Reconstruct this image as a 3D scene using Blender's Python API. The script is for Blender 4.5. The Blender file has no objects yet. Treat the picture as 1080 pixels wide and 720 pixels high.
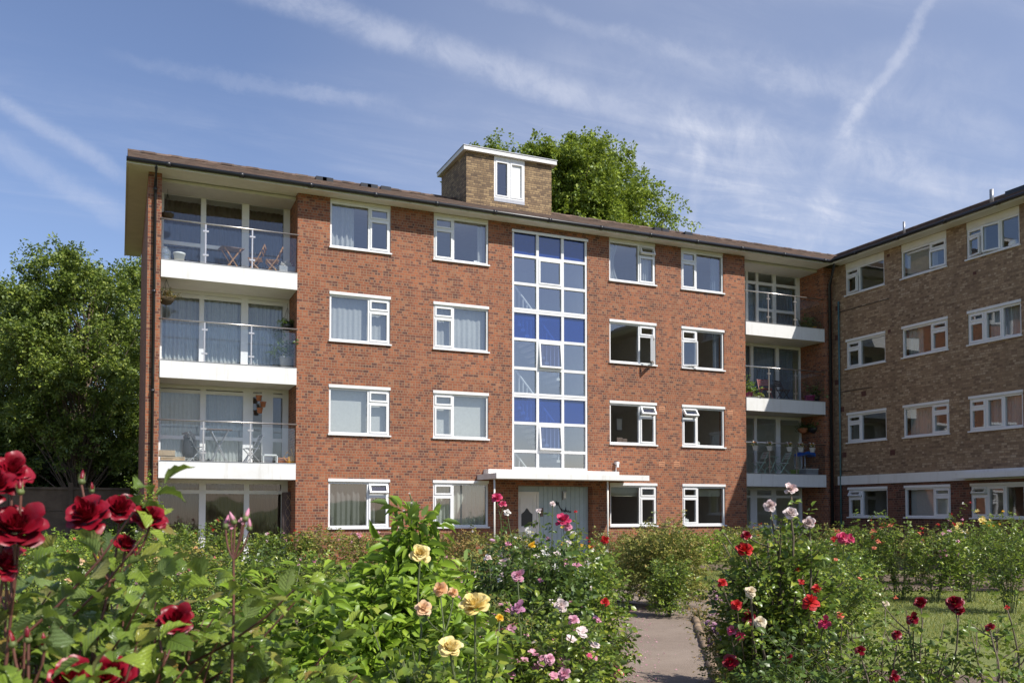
import bpy, math, random
import numpy as np
from mathutils import Vector, Matrix

sc = bpy.context.scene
COL = sc.collection
R = math.radians
PI = math.pi

# ------------------------------------------------------------------ camera data used for planning positions
YAW, PITCH, FPX, CY, EYE = R(23.773), R(1.945), 941.5, 507.25, 1.5

def at(px, py, d):
    """world point seen at photo pixel (px, py) at horizontal forward distance d"""
    u = (px - 540) / FPX; t = (CY - py) / FPX
    F = np.array([math.sin(YAW) * math.cos(PITCH), math.cos(YAW) * math.cos(PITCH), math.sin(PITCH)])
    Rt = np.array([math.cos(YAW), -math.sin(YAW), 0.0]); U = np.cross(Rt, F)
    v = F + u * Rt + t * U
    h = v[0] * math.sin(YAW) + v[1] * math.cos(YAW)
    return v * (d / h) + np.array([0, 0, EYE])

def gp(px, d):
    """ground point in the direction of pixel column px at forward distance d"""
    p = at(px, 560, d); return (float(p[0]), float(p[1]), 0.0)

def ax(px, y, py=520):
    """X on the plane Y=y seen at pixel column px"""
    u = (px - 540) / FPX; t = (CY - py) / FPX
    F = np.array([math.sin(YAW) * math.cos(PITCH), math.cos(YAW) * math.cos(PITCH), math.sin(PITCH)])
    Rt = np.array([math.cos(YAW), -math.sin(YAW), 0.0]); U = np.cross(Rt, F)
    v = F + u * Rt + t * U
    return float(v[0] * y / v[1])

# ------------------------------------------------------------------ node material helpers
def new_mat(name):
    m = bpy.data.materials.new(name); m.use_nodes = True
    nt = m.node_tree; nt.nodes.clear()
    out = nt.nodes.new('ShaderNodeOutputMaterial')
    return m, nt, out

def N(nt, typ, **kw):
    n = nt.nodes.new(typ)
    for k, v in kw.items():
        if k.startswith('i_'):
            n.inputs[k[2:].replace('_', ' ')].default_value = v
        else:
            setattr(n, k, v)
    return n

def L(nt, a, b): nt.links.new(a, b)

def ramp(nt, stops, interp='LINEAR'):
    n = nt.nodes.new('ShaderNodeValToRGB'); cr = n.color_ramp; cr.interpolation = interp
    while len(cr.elements) > 1: cr.elements.remove(cr.elements[-1])
    for i, (p, c) in enumerate(stops):
        e = cr.elements[0] if i == 0 else cr.elements.new(p)
        e.position = p; e.color = (*c, 1) if len(c) == 3 else c
    return n

def mixc(nt, fac, a, b, blend='MIX'):
    n = nt.nodes.new('ShaderNodeMix'); n.data_type = 'RGBA'; n.blend_type = blend
    for sock, v in ((n.inputs[0], fac), (n.inputs[6], a), (n.inputs[7], b)):
        if hasattr(v, 'is_linked'): nt.links.new(v, sock)
        else: sock.default_value = v if not isinstance(v, tuple) or len(v) == 4 else (*v, 1)
    return n.outputs[2]

def math_n(nt, op, a, b=0.0, clamp=False):
    n = nt.nodes.new('ShaderNodeMath'); n.operation = op; n.use_clamp = clamp
    for i, v in enumerate((a, b)):
        if hasattr(v, 'is_linked'): nt.links.new(v, n.inputs[i])
        else: n.inputs[i].default_value = v
    return n.outputs[0]

def mat(name, rgb, rough=0.6, var=0.12, scale=6.0, metal=0.0, bump=0.0, bscale=40.0, spec=0.5):
    m, nt, out = new_mat(name)
    bs = N(nt, 'ShaderNodeBsdfPrincipled'); bs.inputs['Roughness'].default_value = rough
    bs.inputs['Metallic'].default_value = metal; bs.inputs['Specular IOR Level'].default_value = spec
    geo = N(nt, 'ShaderNodeNewGeometry')
    nz = N(nt, 'ShaderNodeTexNoise', i_Scale=scale, i_Detail=5.0, i_Roughness=0.6); L(nt, geo.outputs['Position'], nz.inputs['Vector'])
    a = tuple(max(0, c * (1 - var)) for c in rgb); b = tuple(min(1, c * (1 + var)) for c in rgb)
    rp = ramp(nt, [(0.3, a), (0.7, b)]); L(nt, nz.outputs[0], rp.inputs[0]); L(nt, rp.outputs[0], bs.inputs['Base Color'])
    if bump:
        n2 = N(nt, 'ShaderNodeTexNoise', i_Scale=bscale, i_Detail=4.0); L(nt, geo.outputs['Position'], n2.inputs['Vector'])
        bp = N(nt, 'ShaderNodeBump', i_Strength=bump, i_Distance=0.01); L(nt, n2.outputs[0], bp.inputs['Height']); L(nt, bp.outputs[0], bs.inputs['Normal'])
    L(nt, bs.outputs[0], out.inputs[0])
    return m

def brick_mat(name, stops, mortar, stain=0.25, w=0.225, h=0.075, eff_scale=1.0):
    m, nt, out = new_mat(name)
    geo = N(nt, 'ShaderNodeNewGeometry'); sp = N(nt, 'ShaderNodeSeparateXYZ'); L(nt, geo.outputs['Position'], sp.inputs[0])
    u = math_n(nt, 'ADD', sp.outputs[0], sp.outputs[1])
    cb = N(nt, 'ShaderNodeCombineXYZ'); L(nt, u, cb.inputs[0]); L(nt, sp.outputs[2], cb.inputs[1])
    bt = N(nt, 'ShaderNodeTexBrick', offset=0.5, offset_frequency=2, squash=0.5, squash_frequency=3)
    bt.inputs['Color1'].default_value = (0, 0, 0, 1); bt.inputs['Color2'].default_value = (1, 1, 1, 1); bt.inputs['Mortar'].default_value = (0.5, 0.5, 0.5, 1)
    bt.inputs['Scale'].default_value = 1.0; bt.inputs['Mortar Size'].default_value = 0.0085; bt.inputs['Mortar Smooth'].default_value = 0.15
    bt.inputs['Brick Width'].default_value = w; bt.inputs['Row Height'].default_value = h; bt.inputs['Bias'].default_value = 0.0
    L(nt, cb.outputs[0], bt.inputs['Vector'])
    rp = ramp(nt, stops); L(nt, bt.outputs['Color'], rp.inputs[0])
    # fine variation inside every brick and large soft weathering
    nz = N(nt, 'ShaderNodeTexNoise', i_Scale=30.0, i_Detail=4.0); L(nt, geo.outputs['Position'], nz.inputs['Vector'])
    c1 = mixc(nt, 0.25, rp.outputs[0], nz.outputs[0], 'OVERLAY')
    nl = N(nt, 'ShaderNodeTexNoise', i_Scale=0.7, i_Detail=6.0, i_Roughness=0.65); L(nt, geo.outputs['Position'], nl.inputs['Vector'])
    rl = ramp(nt, [(0.3, (1 - stain,) * 3), (0.7, (1 + stain * 0.5,) * 3)]); L(nt, nl.outputs[0], rl.inputs[0])
    c2 = mixc(nt, 1.0, c1, rl.outputs[0], 'MULTIPLY')
    # rain streaks and soot: tall narrow soft marks, plus patches of paler repointing
    sm = N(nt, 'ShaderNodeMapping'); sm.inputs['Scale'].default_value = (2.6, 2.6, 0.22); L(nt, geo.outputs['Position'], sm.inputs[0])
    sn = N(nt, 'ShaderNodeTexNoise', i_Scale=1.0, i_Detail=5.0, i_Roughness=0.6); L(nt, sm.outputs[0], sn.inputs['Vector'])
    sr = ramp(nt, [(0.30, (0.76, 0.75, 0.75)), (0.52, (1, 1, 1)), (0.75, (1.10, 1.09, 1.07))]); L(nt, sn.outputs[0], sr.inputs[0])
    c2 = mixc(nt, 1.0, c2, sr.outputs[0], 'MULTIPLY')
    c3 = mixc(nt, bt.outputs['Fac'], c2, mortar)
    bs = N(nt, 'ShaderNodeBsdfPrincipled', i_Roughness=0.85); L(nt, c3, bs.inputs['Base Color'])
    bp = N(nt, 'ShaderNodeBump', i_Strength=0.5, i_Distance=0.006, invert=True); L(nt, bt.outputs['Fac'], bp.inputs['Height']); L(nt, bp.outputs[0], bs.inputs['Normal'])
    L(nt, bs.outputs[0], out.inputs[0])
    return m

def glass_mat(name, tint=(0.9, 0.92, 0.92), refl=3.0, base=0.05, diff=None, dfac=0.0, wob=0.0):
    m, nt, out = new_mat(name)
    tr = N(nt, 'ShaderNodeBsdfTransparent'); tr.inputs[0].default_value = (*tint, 1)
    gl = N(nt, 'ShaderNodeBsdfGlossy', i_Roughness=0.02); gl.inputs[0].default_value = (0.95, 0.97, 1, 1)
    if wob:
        geo = N(nt, 'ShaderNodeNewGeometry')
        nz = N(nt, 'ShaderNodeTexNoise', i_Scale=1.1, i_Detail=1.0); L(nt, geo.outputs['Position'], nz.inputs['Vector'])
        bp = N(nt, 'ShaderNodeBump', i_Strength=wob, i_Distance=0.02); L(nt, nz.outputs[0], bp.inputs['Height']); L(nt, bp.outputs[0], gl.inputs['Normal'])
    # Schlick reflectance from the unsigned view angle: the same from both sides of the thin sheet
    g2 = N(nt, 'ShaderNodeNewGeometry'); dn = N(nt, 'ShaderNodeVectorMath', operation='DOT_PRODUCT')
    L(nt, g2.outputs['Normal'], dn.inputs[0]); L(nt, g2.outputs['Incoming'], dn.inputs[1])
    sch = math_n(nt, 'POWER', math_n(nt, 'SUBTRACT', 1.0, math_n(nt, 'ABSOLUTE', dn.outputs['Value']), True), 5.0)
    fac = math_n(nt, 'ADD', math_n(nt, 'MULTIPLY', math_n(nt, 'ADD', math_n(nt, 'MULTIPLY', sch, 0.96), 0.04), refl), base, True)
    under = tr.outputs[0]
    if diff:
        df = N(nt, 'ShaderNodeBsdfDiffuse'); df.inputs[0].default_value = (*diff, 1)
        mx0 = N(nt, 'ShaderNodeMixShader'); mx0.inputs[0].default_value = dfac
        L(nt, tr.outputs[0], mx0.inputs[1]); L(nt, df.outputs[0], mx0.inputs[2]); under = mx0.outputs[0]
    mx = N(nt, 'ShaderNodeMixShader'); L(nt, fac, mx.inputs[0]); L(nt, under, mx.inputs[1]); L(nt, gl.outputs[0], mx.inputs[2])
    L(nt, mx.outputs[0], out.inputs[0])
    return m

def cloth_mat(name, rgb, trans=0.35, stripe=0.0):
    m, nt, out = new_mat(name)
    geo = N(nt, 'ShaderNodeNewGeometry')
    nz = N(nt, 'ShaderNodeTexNoise', i_Scale=14.0, i_Detail=4.0); L(nt, geo.outputs['Position'], nz.inputs['Vector'])
    rp = ramp(nt, [(0.3, tuple(c * 0.9 for c in rgb)), (0.7, rgb)]); L(nt, nz.outputs[0], rp.inputs[0])
    d = N(nt, 'ShaderNodeBsdfDiffuse'); t = N(nt, 'ShaderNodeBsdfTranslucent')
    L(nt, rp.outputs[0], d.inputs[0]); L(nt, rp.outputs[0], t.inputs[0])
    mx = N(nt, 'ShaderNodeMixShader'); mx.inputs[0].default_value = trans
    L(nt, d.outputs[0], mx.inputs[1]); L(nt, t.outputs[0], mx.inputs[2]); L(nt, mx.outputs[0], out.inputs[0])
    return m

LEAF = (2.25, 1.85, 1.10)
def leaf_mat(name, cols, rough=0.42, trans=0.28, tcol=(0.25, 0.36, 0.05), veins=False):
    m, nt, out = new_mat(name)
    geo = N(nt, 'ShaderNodeNewGeometry')
    n = len(cols); cols = [(c[0] * LEAF[0], c[1] * LEAF[1], c[2] * LEAF[2]) for c in cols]
    rp = ramp(nt, [(i / max(1, n - 1), c) for i, c in enumerate(cols)])
    L(nt, geo.outputs['Random Per Island'], rp.inputs[0])
    col = rp.outputs[0]
    bs = N(nt, 'ShaderNodeBsdfPrincipled', i_Roughness=rough)
    bs.inputs['Specular IOR Level'].default_value = 0.36
    if veins:
        uv = N(nt, 'ShaderNodeUVMap'); sp = N(nt, 'ShaderNodeSeparateXYZ'); L(nt, uv.outputs[0], sp.inputs[0])
        av = math_n(nt, 'ABSOLUTE', sp.outputs[1])
        ph = math_n(nt, 'SUBTRACT', math_n(nt, 'MULTIPLY', sp.outputs[0], 7.0), math_n(nt, 'MULTIPLY', av, 3.2))
        fr = math_n(nt, 'ABSOLUTE', math_n(nt, 'SUBTRACT', math_n(nt, 'FRACT', ph), 0.5))
        side = math_n(nt, 'SUBTRACT', 1.0, math_n(nt, 'MULTIPLY', fr, 9.0), True)
        mid = math_n(nt, 'SUBTRACT', 1.0, math_n(nt, 'MULTIPLY', av, 16.0), True)
        v = math_n(nt, 'MAXIMUM', math_n(nt, 'MULTIPLY', side, 0.55), mid)
        nb = N(nt, 'ShaderNodeTexNoise', i_Scale=55.0, i_Detail=3.0); L(nt, geo.outputs['Position'], nb.inputs['Vector'])
        rb = ramp(nt, [(0.66, (0, 0, 0)), (0.74, (1, 1, 1))]); L(nt, nb.outputs[0], rb.inputs[0])
        blem = mixc(nt, math_n(nt, 'MULTIPLY', rb.outputs[0], 0.6), rp.outputs[0], (0.17, 0.13, 0.035))
        col = mixc(nt, math_n(nt, 'MULTIPLY', v, 0.6), blem, (0.26, 0.34, 0.11))
        bp = N(nt, 'ShaderNodeBump', i_Strength=0.8, i_Distance=0.003, invert=True)
        L(nt, math_n(nt, 'ADD', v, math_n(nt, 'MULTIPLY', fr, 0.8)), bp.inputs['Height']); L(nt, bp.outputs[0], bs.inputs['Normal'])
    bk = mixc(nt, geo.outputs['Backfacing'], col, mixc(nt, 0.45, col, (0.20, 0.26, 0.14)))
    L(nt, bk, bs.inputs['Base Color'])
    t = N(nt, 'ShaderNodeBsdfTranslucent'); L(nt, mixc(nt, 0.5, col, tcol), t.inputs[0])
    mx = N(nt, 'ShaderNodeMixShader'); mx.inputs[0].default_value = trans
    L(nt, bs.outputs[0], mx.inputs[1]); L(nt, t.outputs[0], mx.inputs[2]); L(nt, mx.outputs[0], out.inputs[0])
    return m

def petal_mat(name, cols, trans=0.25, rough=0.55):
    m, nt, out = new_mat(name)
    geo = N(nt, 'ShaderNodeNewGeometry'); oi = N(nt, 'ShaderNodeObjectInfo')
    r = math_n(nt, 'FRACT', math_n(nt, 'ADD', math_n(nt, 'MULTIPLY', geo.outputs['Random Per Island'], 0.55), math_n(nt, 'MULTIPLY', oi.outputs['Random'], 0.45)))
    n = len(cols); rp = ramp(nt, [(i / max(1, n - 1), c) for i, c in enumerate(cols)]); L(nt, r, rp.inputs[0])
    bs = N(nt, 'ShaderNodeBsdfPrincipled', i_Roughness=rough); L(nt, rp.outputs[0], bs.inputs['Base Color'])
    
    t = N(nt, 'ShaderNodeBsdfTranslucent'); L(nt, rp.outputs[0], t.inputs[0])
    mx = N(nt, 'ShaderNodeMixShader'); mx.inputs[0].default_value = trans
    L(nt, bs.outputs[0], mx.inputs[1]); L(nt, t.outputs[0], mx.inputs[2]); L(nt, mx.outputs[0], out.inputs[0])
    return m

def roof_mat():
    m, nt, out = new_mat('roof_tiles')
    geo = N(nt, 'ShaderNodeNewGeometry')
    v = N(nt, 'ShaderNodeTexVoronoi', i_Scale=4.5); L(nt, geo.outputs['Position'], v.inputs['Vector'])
    rp = ramp(nt, [(0.0, (0.060, 0.040, 0.031)), (0.5, (0.105, 0.068, 0.050)), (0.8, (0.14, 0.092, 0.07)), (1.0, (0.09, 0.075, 0.06))])
    sp = N(nt, 'ShaderNodeSeparateColor'); L(nt, v.outputs['Color'], sp.inputs[0]); L(nt, sp.outputs[0], rp.inputs[0])
    nz = N(nt, 'ShaderNodeTexNoise', i_Scale=1.5, i_Detail=8.0); L(nt, geo.outputs['Position'], nz.inputs['Vector'])
    c = mixc(nt, 0.7, rp.outputs[0], nz.outputs[0], 'OVERLAY')
    bs = N(nt, 'ShaderNodeBsdfPrincipled', i_Roughness=0.9); L(nt, c, bs.inputs['Base Color'])
    bp = N(nt, 'ShaderNodeBump', i_Strength=0.6, i_Distance=0.02); L(nt, v.outputs['Distance'], bp.inputs['Height']); L(nt, bp.outputs[0], bs.inputs['Normal'])
    L(nt, bs.outputs[0], out.inputs[0]); return m

def ground_mat(name, cols, scale, fine, rough=0.95, bump=0.5, big=0.5, specks=None):
    m, nt, out = new_mat(name)
    geo = N(nt, 'ShaderNodeNewGeometry')
    n1 = N(nt, 'ShaderNodeTexNoise', i_Scale=big, i_Detail=5.0); n2 = N(nt, 'ShaderNodeTexNoise', i_Scale=scale, i_Detail=8.0, i_Roughness=0.7)
    n3 = N(nt, 'ShaderNodeTexNoise', i_Scale=fine, i_Detail=3.0)
    for q in (n1, n2, n3): L(nt, geo.outputs['Position'], q.inputs['Vector'])
    f = math_n(nt, 'ADD', math_n(nt, 'MULTIPLY', n1.outputs[0], 0.4), math_n(nt, 'ADD', math_n(nt, 'MULTIPLY', n2.outputs[0], 0.35), math_n(nt, 'MULTIPLY', n3.outputs[0], 0.25)))
    rp = ramp(nt, [(0.35 + 0.3 * i / (len(cols) - 1), c) for i, c in enumerate(cols)]); L(nt, f, rp.inputs[0])
    c = rp.outputs[0]
    if specks:
        vo = N(nt, 'ShaderNodeTexVoronoi', i_Scale=specks[1]); L(nt, geo.outputs['Position'], vo.inputs['Vector'])
        k = math_n(nt, 'LESS_THAN', vo.outputs['Distance'], specks[2])
        c = mixc(nt, math_n(nt, 'MULTIPLY', k, specks[3]), c, specks[0])
    bs = N(nt, 'ShaderNodeBsdfPrincipled', i_Roughness=rough); L(nt, c, bs.inputs['Base Color'])
    bp = N(nt, 'ShaderNodeBump', i_Strength=bump, i_Distance=0.02); L(nt, n3.outputs[0], bp.inputs['Height']); L(nt, bp.outputs[0], bs.inputs['Normal'])
    L(nt, bs.outputs[0], out.inputs[0]); return m

def stained(name, rgb):
    m, nt, out = new_mat(name); geo = N(nt, 'ShaderNodeNewGeometry')
    mp_ = N(nt, 'ShaderNodeMapping'); mp_.inputs['Scale'].default_value = (7.0, 7.0, 0.6); L(nt, geo.outputs['Position'], mp_.inputs[0])
    n1 = N(nt, 'ShaderNodeTexNoise', i_Scale=1.0, i_Detail=6.0, i_Roughness=0.7); L(nt, mp_.outputs[0], n1.inputs['Vector'])
    n2 = N(nt, 'ShaderNodeTexNoise', i_Scale=1.3, i_Detail=6.0, i_Roughness=0.7); L(nt, geo.outputs['Position'], n2.inputs['Vector'])
    r1 = ramp(nt, [(0.28, (0.70, 0.67, 0.60)), (0.46, (1, 1, 1))]); r2 = ramp(nt, [(0.30, (0.86, 0.85, 0.82)), (0.5, (1, 1, 1))])
    L(nt, n1.outputs[0], r1.inputs[0]); L(nt, n2.outputs[0], r2.inputs[0])
    c = mixc(nt, 0.5, mixc(nt, 0.5, (*rgb, 1), r1.outputs[0], 'MULTIPLY'), r2.outputs[0], 'MULTIPLY')
    bs = N(nt, 'ShaderNodeBsdfPrincipled', i_Roughness=0.6); L(nt, c, bs.inputs['Base Color']); L(nt, bs.outputs[0], out.inputs[0]); return m

M = {}
M['brick'] = brick_mat('red_brick', [(0.0, (0.105, 0.040, 0.030)), (0.12, (0.15, 0.052, 0.034)), (0.28, (0.225, 0.073, 0.038)), (0.60, (0.285, 0.090, 0.040)), (0.85, (0.335, 0.110, 0.047)), (1.0, (0.33, 0.145, 0.076))], (0.26, 0.17, 0.108), w=0.165)
M['brick_brown'] = brick_mat('brown_brick', [(0.0, (0.19, 0.122, 0.076)), (0.3, (0.27, 0.178, 0.106)), (0.6, (0.33, 0.225, 0.136)), (0.85, (0.38, 0.27, 0.168)), (1.0, (0.44, 0.33, 0.22))], (0.24, 0.16, 0.105), stain=0.2, w=0.19)
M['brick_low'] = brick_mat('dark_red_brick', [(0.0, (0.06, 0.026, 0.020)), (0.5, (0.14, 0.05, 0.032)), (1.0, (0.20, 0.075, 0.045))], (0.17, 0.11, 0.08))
M['brick_tan'] = brick_mat('tan_brick', [(0.0, (0.13, 0.085, 0.05)), (0.4, (0.25, 0.165, 0.085)), (1.0, (0.36, 0.25, 0.13))], (0.10, 0.07, 0.05))
M['roof'] = roof_mat()
M['white'] = stained('white_paint', (0.715, 0.71, 0.695))
M['upvc'] = mat('white_upvc', (0.72, 0.72, 0.72), 0.35, 0.03, 3.0)
M['cream'] = mat('cream_board', (0.69, 0.665, 0.61), 0.6, 0.06, 3.0)
M['black'] = mat('black_plastic', (0.018, 0.018, 0.02), 0.35, 0.2)
M['grey'] = mat('grey_metal', (0.35, 0.35, 0.36), 0.4, 0.1, metal=0.6)
M['steel'] = mat('brushed_steel', (0.62, 0.58, 0.54), 0.32, 0.06, metal=0.9)
M['teal'] = mat('teal_pipe', (0.07, 0.14, 0.15), 0.5, 0.2)
M['glass'] = glass_mat('window_glass', (0.88, 0.91, 0.91), 2.4, 0.07, wob=0.12)
M['door_glass'] = glass_mat('balcony_door_glass', (0.88, 0.91, 0.91), 1.7, 0.015, wob=0.2)
M['rail_glass'] = glass_mat('railing_glass', (0.92, 0.94, 0.945), 1.0, 0.0)
M['blue_glass'] = glass_mat('blue_glass', (0.06, 0.15, 0.58), 1.6, 0.04, (0.022, 0.068, 0.33), 0.5, wob=0.15)
M['stair_glass'] = glass_mat('stair_glass', (0.82, 0.88, 0.90), 2.6, 0.16, wob=0.15)
M['plaster'] = mat('plaster', (0.56, 0.54, 0.50), 0.9, 0.05)
M['dark'] = mat('dark_interior', (0.10, 0.095, 0.09), 0.9, 0.1)
M['blue_board'] = mat('blue_boarding', (0.38, 0.47, 0.51), 0.5, 0.06)
M['door'] = mat('cream_door', (0.74, 0.73, 0.70), 0.4, 0.04)
M['wood'] = mat('oiled_wood', (0.42, 0.22, 0.10), 0.5, 0.25, 20)
M['table_wood'] = mat('weathered_wood', (0.16, 0.11, 0.09), 0.6, 0.25, 20)
M['pale_wood'] = mat('crate_wood', (0.42, 0.30, 0.18), 0.7, 0.25, 20)
M['terracotta'] = mat('terracotta', (0.46, 0.17, 0.08), 0.8, 0.15)
M['airbrick'] = mat('airbrick', (0.50, 0.24, 0.13), 0.85, 0.12)
M['airdark'] = mat('airbrick_dark', (0.10, 0.04, 0.03), 0.85, 0.2)
M['plastic_white'] = mat('white_plastic', (0.75, 0.75, 0.73), 0.4, 0.04)
M['pale_green'] = mat('mint_metal', (0.42, 0.58, 0.48), 0.45, 0.1)
M['chair_red'] = mat('faded_red_metal', (0.35, 0.10, 0.09), 0.5, 0.15)
M['chair_dark'] = mat('dark_metal', (0.07, 0.06, 0.065), 0.5, 0.2)
M['purple'] = mat('magenta_glaze', (0.33, 0.04, 0.16), 0.3, 0.1)
M['green_pot'] = mat('green_plastic', (0.27, 0.42, 0.10), 0.4, 0.1)
M['grey_box'] = mat('grey_plastic', (0.30, 0.31, 0.33), 0.5, 0.1)
M['blue_plastic'] = mat('blue_plastic', (0.01, 0.13, 0.55), 0.35, 0.08)
M['orange_p'] = mat('orange_plastic', (0.62, 0.28, 0.02), 0.4, 0.1)
M['concrete'] = mat('old_concrete', (0.12, 0.09, 0.06), 0.95, 0.35, 2.5, bump=0.5)
M['stone'] = mat('edging_stone', (0.22, 0.155, 0.10), 0.95, 0.35, 9.0, bump=0.6)
M['trough'] = mat('weathered_plastic', (0.42, 0.40, 0.37), 0.5, 0.1)
M['rug'] = mat('brown_rug', (0.14, 0.10, 0.09), 0.95, 0.35, 25)
M['moss'] = mat('hanging_moss', (0.07, 0.05, 0.025), 0.95, 0.4, 25, bump=0.8)
M['bag'] = mat('black_cloth', (0.025, 0.025, 0.03), 0.9, 0.5, 12)
M['clearp'] = glass_mat('clear_plastic', (0.75, 0.82, 0.88), 2.0, 0.05, (0.6, 0.65, 0.7), 0.25)
M['net'] = cloth_mat('net_curtain', (0.66, 0.68, 0.68), 0.45)
M['blind'] = cloth_mat('white_blind', (0.70, 0.71, 0.69), 0.3)
M['pale_curt'] = cloth_mat('pale_curtain', (0.58, 0.61, 0.57), 0.35)
M['grey_curt'] = cloth_mat('charcoal_curtain', (0.16, 0.165, 0.17), 0.15)
M['brown_curt'] = cloth_mat('brown_curtain', (0.11, 0.078, 0.052), 0.2)
M['cream_blind'] = cloth_mat('cream_blind', (0.62, 0.62, 0.48), 0.35)
M['blue_curt'] = cloth_mat('blue_grey_curtain', (0.26, 0.31, 0.38), 0.25)
M['bark'] = mat('bark', (0.16, 0.12, 0.085), 0.95, 0.35, 12, bump=0.8)
M['cane'] = mat('green_cane', (0.10, 0.12, 0.045), 0.6, 0.3, 12)
M['cane_red'] = mat('reddish_cane', (0.13, 0.05, 0.035), 0.55, 0.3, 12)
M['cane_old'] = mat('woody_cane', (0.13, 0.10, 0.07), 0.9, 0.3, 12)
M['leaf_near'] = leaf_mat('rose_leaf_near', [(0.038, 0.074, 0.018), (0.058, 0.108, 0.022), (0.085, 0.15, 0.030), (0.12, 0.19, 0.04), (0.11, 0.085, 0.035)], 0.30, 0.25, veins=True)
M['leaf_rose'] = leaf_mat('rose_leaf', [(0.030, 0.062, 0.016), (0.052, 0.098, 0.022), (0.084, 0.138, 0.03), (0.13, 0.175, 0.04)], 0.30, 0.25)
M['leaf_dark'] = leaf_mat('dark_rose_leaf', [(0.020, 0.045, 0.014), (0.034, 0.068, 0.02), (0.05, 0.092, 0.025)], 0.34, 0.2)
M['leaf_bright'] = leaf_mat('bright_leaf', [(0.065, 0.13, 0.018), (0.095, 0.18, 0.026), (0.14, 0.235, 0.04)], 0.42, 0.32, (0.3, 0.42, 0.05))
M['leaf_lobed'] = leaf_mat('lobed_leaf', [(0.04, 0.085, 0.028), (0.055, 0.115, 0.036), (0.075, 0.14, 0.045)], 0.5, 0.25)
M['leaf_olive'] = leaf_mat('olive_leaf', [(0.055, 0.075, 0.025), (0.085, 0.115, 0.035), (0.13, 0.15, 0.05), (0.15, 0.12, 0.06)], 0.5, 0.25)
M['leaf_dry'] = leaf_mat('dry_leaf', [(0.10, 0.075, 0.04), (0.14, 0.10, 0.055), (0.08, 0.09, 0.035)], 0.6, 0.2)
M['leaf_tree'] = leaf_mat('ash_leaf', [(0.032, 0.062, 0.017), (0.055, 0.098, 0.024), (0.088, 0.14, 0.034), (0.13, 0.18, 0.05)], 0.5, 0.28)
M['leaf_plane'] = leaf_mat('plane_leaf', [(0.050, 0.092, 0.016), (0.085, 0.148, 0.026), (0.12, 0.188, 0.034), (0.155, 0.22, 0.05)], 0.5, 0.3, (0.3, 0.36, 0.04))
M['leaf_laurel'] = leaf_mat('laurel_leaf', [(0.015, 0.034, 0.010), (0.026, 0.052, 0.015), (0.04, 0.075, 0.022)], 0.36, 0.12)
PET = {
 'red': petal_mat('red_petal', [(0.14, 0.001, 0.009), (0.22, 0.002, 0.012), (0.29, 0.005, 0.020)], 0.12, 0.42),
 'scarlet': petal_mat('scarlet_petal', [(0.48, 0.010, 0.012), (0.58, 0.03, 0.025)]),
 'deep_pink': petal_mat('deep_pink_petal', [(0.55, 0.02, 0.10), (0.62, 0.06, 0.16), (0.70, 0.25, 0.30)]),
 'pink': petal_mat('pink_petal', [(0.62, 0.20, 0.32), (0.68, 0.32, 0.42), (0.72, 0.46, 0.52)]),
 'mauve': petal_mat('mauve_petal', [(0.45, 0.16, 0.30), (0.55, 0.28, 0.42), (0.60, 0.38, 0.48)]),
 'blush': petal_mat('blush_petal', [(0.72, 0.52, 0.50), (0.76, 0.64, 0.61), (0.78, 0.70, 0.67)]),
 'white': petal_mat('white_petal', [(0.74, 0.70, 0.64), (0.78, 0.76, 0.72)]),
 'yellow': petal_mat('yellow_petal', [(0.82, 0.60, 0.15), (0.85, 0.69, 0.27), (0.86, 0.76, 0.44)], 0.25),
 'apricot': petal_mat('apricot_petal', [(0.72, 0.36, 0.14), (0.76, 0.48, 0.26), (0.76, 0.58, 0.40)], 0.3),
 'coral': petal_mat('coral_petal', [(0.66, 0.10, 0.06), (0.74, 0.22, 0.12), (0.74, 0.36, 0.20)]),
 'golden': petal_mat('golden_petal', [(0.78, 0.42, 0.01), (0.80, 0.52, 0.04)]),
 'cream': petal_mat('cream_petal', [(0.72, 0.58, 0.38), (0.76, 0.68, 0.52)]),
}
M['sepal'] = mat('sepal_green', (0.13, 0.16, 0.05), 0.6, 0.3, 40)
M['lawn'] = ground_mat('lawn_grass', [(0.11, 0.14, 0.032), (0.16, 0.185, 0.046), (0.22, 0.225, 0.075)], 6.0, 90.0, bump=0.8, big=0.45)
M['soil'] = ground_mat('bed_soil', [(0.075, 0.050, 0.034), (0.13, 0.092, 0.065), (0.19, 0.14, 0.10)], 5.0, 40.0, bump=1.0, big=0.8, specks=((0.26, 0.2, 0.12), 26.0, 0.16, 0.7))
M['path'] = ground_mat('path_tarmac', [(0.19, 0.142, 0.108), (0.245, 0.188, 0.145), (0.31, 0.242, 0.19)], 3.0, 120.0, bump=0.6, big=0.6, specks=((0.40, 0.34, 0.28), 55.0, 0.16, 0.55))
M['blade'] = leaf_mat('grass_blade', [(0.08, 0.115, 0.028), (0.12, 0.155, 0.04), (0.18, 0.19, 0.07)], 0.6, 0.25)

# ------------------------------------------------------------------ object helpers
def tag(o, label=None, cat=None, group=None, kind=None):
    if label: o['label'] = label
    if cat: o['category'] = cat
    if group: o['group'] = group
    if kind: o['kind'] = kind
    return o

def empty(name, loc, label=None, cat=None, group=None, rz=0.0):
    o = bpy.data.objects.new(name, None); COL.objects.link(o); o.empty_display_size = 0.1
    o.location = loc; o.rotation_euler = (0, 0, rz)
    return tag(o, label, cat, group)

def link(name, me, parent=None, loc=None):
    o = bpy.data.objects.new(name, me); COL.objects.link(o)
    if parent is not None: o.parent = parent
    if loc is not None: o.location = loc
    return o

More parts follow.
